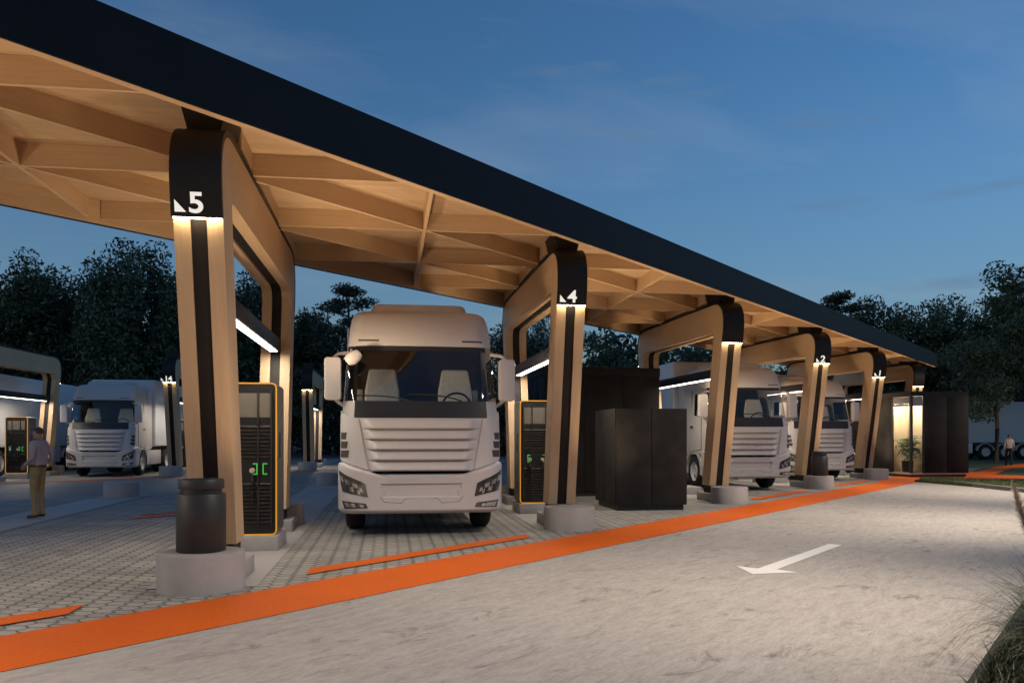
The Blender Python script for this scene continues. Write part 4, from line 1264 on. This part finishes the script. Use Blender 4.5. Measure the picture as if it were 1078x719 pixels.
# shrubs under the left trees, as undergrowth
cs = []
for k in range(330):
    x = rng.uniform(-60, 620) if k % 3 else rng.uniform(620, 1150); Y = rng.uniform(70, 76)
    cs.append((*at(x, Y), rng.uniform(.2, 3.4)))
v, f = leaf_cloud(rng, cs, 60, .9, .32, .8)
tag(np_mesh('undergrowth', v, f, M['leafC']), 'low dark undergrowth beneath the background trees', 'undergrowth', kind='stuff')

# ------------------------------------------------------------------ grass
def blades(mb, rd, base, n, L, spread, lean, wd):
    for k in range(n):
        az = rd.uniform(0, 6.283); r0 = abs(rd.gauss(0, spread)); l = L * rd.uniform(.55, 1.1); le = lean * rd.uniform(.25, 1.15)
        b = Vector((base[0] + math.cos(az) * r0, base[1] + math.sin(az) * r0, base[2])); az += rd.uniform(-.5, .5)
        d = Vector((math.cos(az), math.sin(az), 0)); sd = Vector((-math.sin(az), math.cos(az), 0))
        prev = None; vs = []
        for i in range(7):
            s = i / 6; ang = le * s
            p = b + d * (l * s * math.sin(ang) * .95) + Vector((0, 0, l * s * math.cos(ang * .95)))
            w_ = wd * (1 - s ** 1.5) + .0006
            vs += [p - sd * w_, p + sd * w_]
        mb.add(vs, [(2 * i, 2 * i + 1, 2 * i + 3, 2 * i + 2) for i in range(6)])
def clump(name, label, loc, seed, n, L, plumes):
    rd = random.Random(seed); r = empty(name, loc); tag(r, label, 'ornamental grass', 'ornamental grasses in the planting bed')
    mb = MB(); blades(mb, rd, (0, 0, 0), n, L, .11, 1.5, .0042); mb.build('blades', M['blade'], r, fix=False)
    for (dx, dy, h, tx, ty) in plumes:
        top = Vector((dx + tx, dy + ty, h)); pts = [Vector((dx * .3, dy * .3, 0)), Vector((tx * .64, ty * .64, h * .52)), top]
        st = MB().tube(pts, [.007, .006, .004], 6).build('plume_stem', M['plume'], r)
        pm = MB(); dirv = (pts[2] - pts[1]).normalized()
        for k in range(900):
            s = rd.random(); c = top + dirv * (s * .46 - .23); az = rd.uniform(0, 6.28); rad = .046 * math.sin(math.pi * (.12 + .86 * s)) 
            o = Vector((math.cos(az), math.sin(az), 0)) * rad * rd.uniform(.3, 1.2); tip = c + o * 1.35 + dirv * .05; sd = Vector((-math.sin(az), math.cos(az), 0)) * .0030
            pm.add([c - sd, c + sd, tip + sd * .4, tip - sd * .4], [(0, 1, 2, 3)])
        pm.build('plume', M['plume'], st, fix=False)
gx = lambda X, Y: cam2w(X, Y)
clump('ornamental_grass', 'ornamental grass clump spilling over the kerb at the bottom right corner', (*gx(3.46, 5.15), .026), 3, 520, .86, [])
clump('ornamental_grass', 'ornamental grass with a pale feathery plume at the right edge', (*gx(4.26, 6.45), .026), 4, 330, .66, [(.0, .0, .89, -.385, .0)])
clump('ornamental_grass', 'smaller grass clump behind the bottom right one, along the kerb', (*gx(3.88, 5.85), .026), 6, 300, .7, [])
# short planting under the clumps
rd = random.Random(9); mb = MB()
for k in range(5200):
    u = rd.uniform(2.5, 13); n = .74 - abs(rd.gauss(0, .8)); 
    if n > .73: continue
    p = un(u, n); blades(mb, rd, (p[0], p[1], .024), 2, .20, .03, 1.1, .0035)
tag(mb.build('grass', M['blade'], fix=False), 'short dark grass filling the planting bed beside the lane', 'grass', kind='stuff')
mb = MB()
A_, B_ = Vector(G(1078, 517.0)), Vector(G(966, 506.9)); Cc, D_ = Vector(cam2w(15.4, 22.3)), Vector(G(1078, 506.2))
for k in range(9000):
    s, t_ = rd.random(), rd.random()
    p = (A_ * (1 - s) + B_ * s) * (1 - t_) + (Vector(cam2w(19.5, 24.5)) * (1 - s) + D_ * s * .0 + Vector(G(985, 506.5)) * s) * t_
    blades(mb, rd, (p.x, p.y, .068), 1, .13, .02, .9, .004)
tag(mb.build('lawn_grass', M['lawnblade'], fix=False), 'green lawn grass between the kerb and the orange path', 'grass', kind='stuff')

# ------------------------------------------------------------------ lamps of the place and added soffit fills
UP = (1, .76, .50)
for k in (6, 5, 4, 3, 2, 1, 0):                                # unseen spots at charger-top height, added to brighten the timber soffit
    p, q = P(k)
    for sg in (-1, 1):
        spot('soffit_fill', (p + sg * .34, q + 3.2, 2.30), (p + sg * 3.6, q + 3.6, 4.7), 165, 122, .75, .12, UP)
    for dp, dq, tp_, tq in ((.95, -.2, 2.2, .5), (.95, 2.2, 2.3, 2.5)):
        spot('ground_fill', (p + dp, q + dq, .03), (p + tp_, q + tq, 4.9), 325, 104, .95, .10, UP)  # unseen upward spots near the ground, added to even out soffit and beams
for (u, n, e) in ((-10, .9, 3000), (-1.5, .9, 4200), (7.7, .8, 2750), (16.8, .8, 3500), (26.2, 1.0, 3300)):   # lane lamps on masts beside the lane
    x, y = un(u, n); tx, ty = un(u, 3.4)
    spot('lane_lamp', (x, y, 6.4), (tx, ty, 0), e, 92, 1.0, .12, (1, .85, .68))
for p, q in [P(k) for k in (6, 5, 4, 3, 2, 1)] + [Q(k) for k in (15, 14, 13)]:   # the light of the bars
    area('bar_light', (p, q + 3.05, 2.876), .10, 4.6, 66 if (p, q) != P(6) else 150, False, 0, (1, .88, .72))
spot('path_lamp', (*cam2w(21, 31), 4.2), (*cam2w(18.6, 33.5), 0), 900, 120, 1.0, .12, (1, .82, .60))
spot('path_lamp', (*cam2w(30, 40.5), 4.4), (*cam2w(27.6, 43), 0), 1100, 120, 1.0, .12, (1, .82, .60))
print('faces', sum(len(o.data.polygons) for o in bpy.data.objects if o.type == 'MESH'))
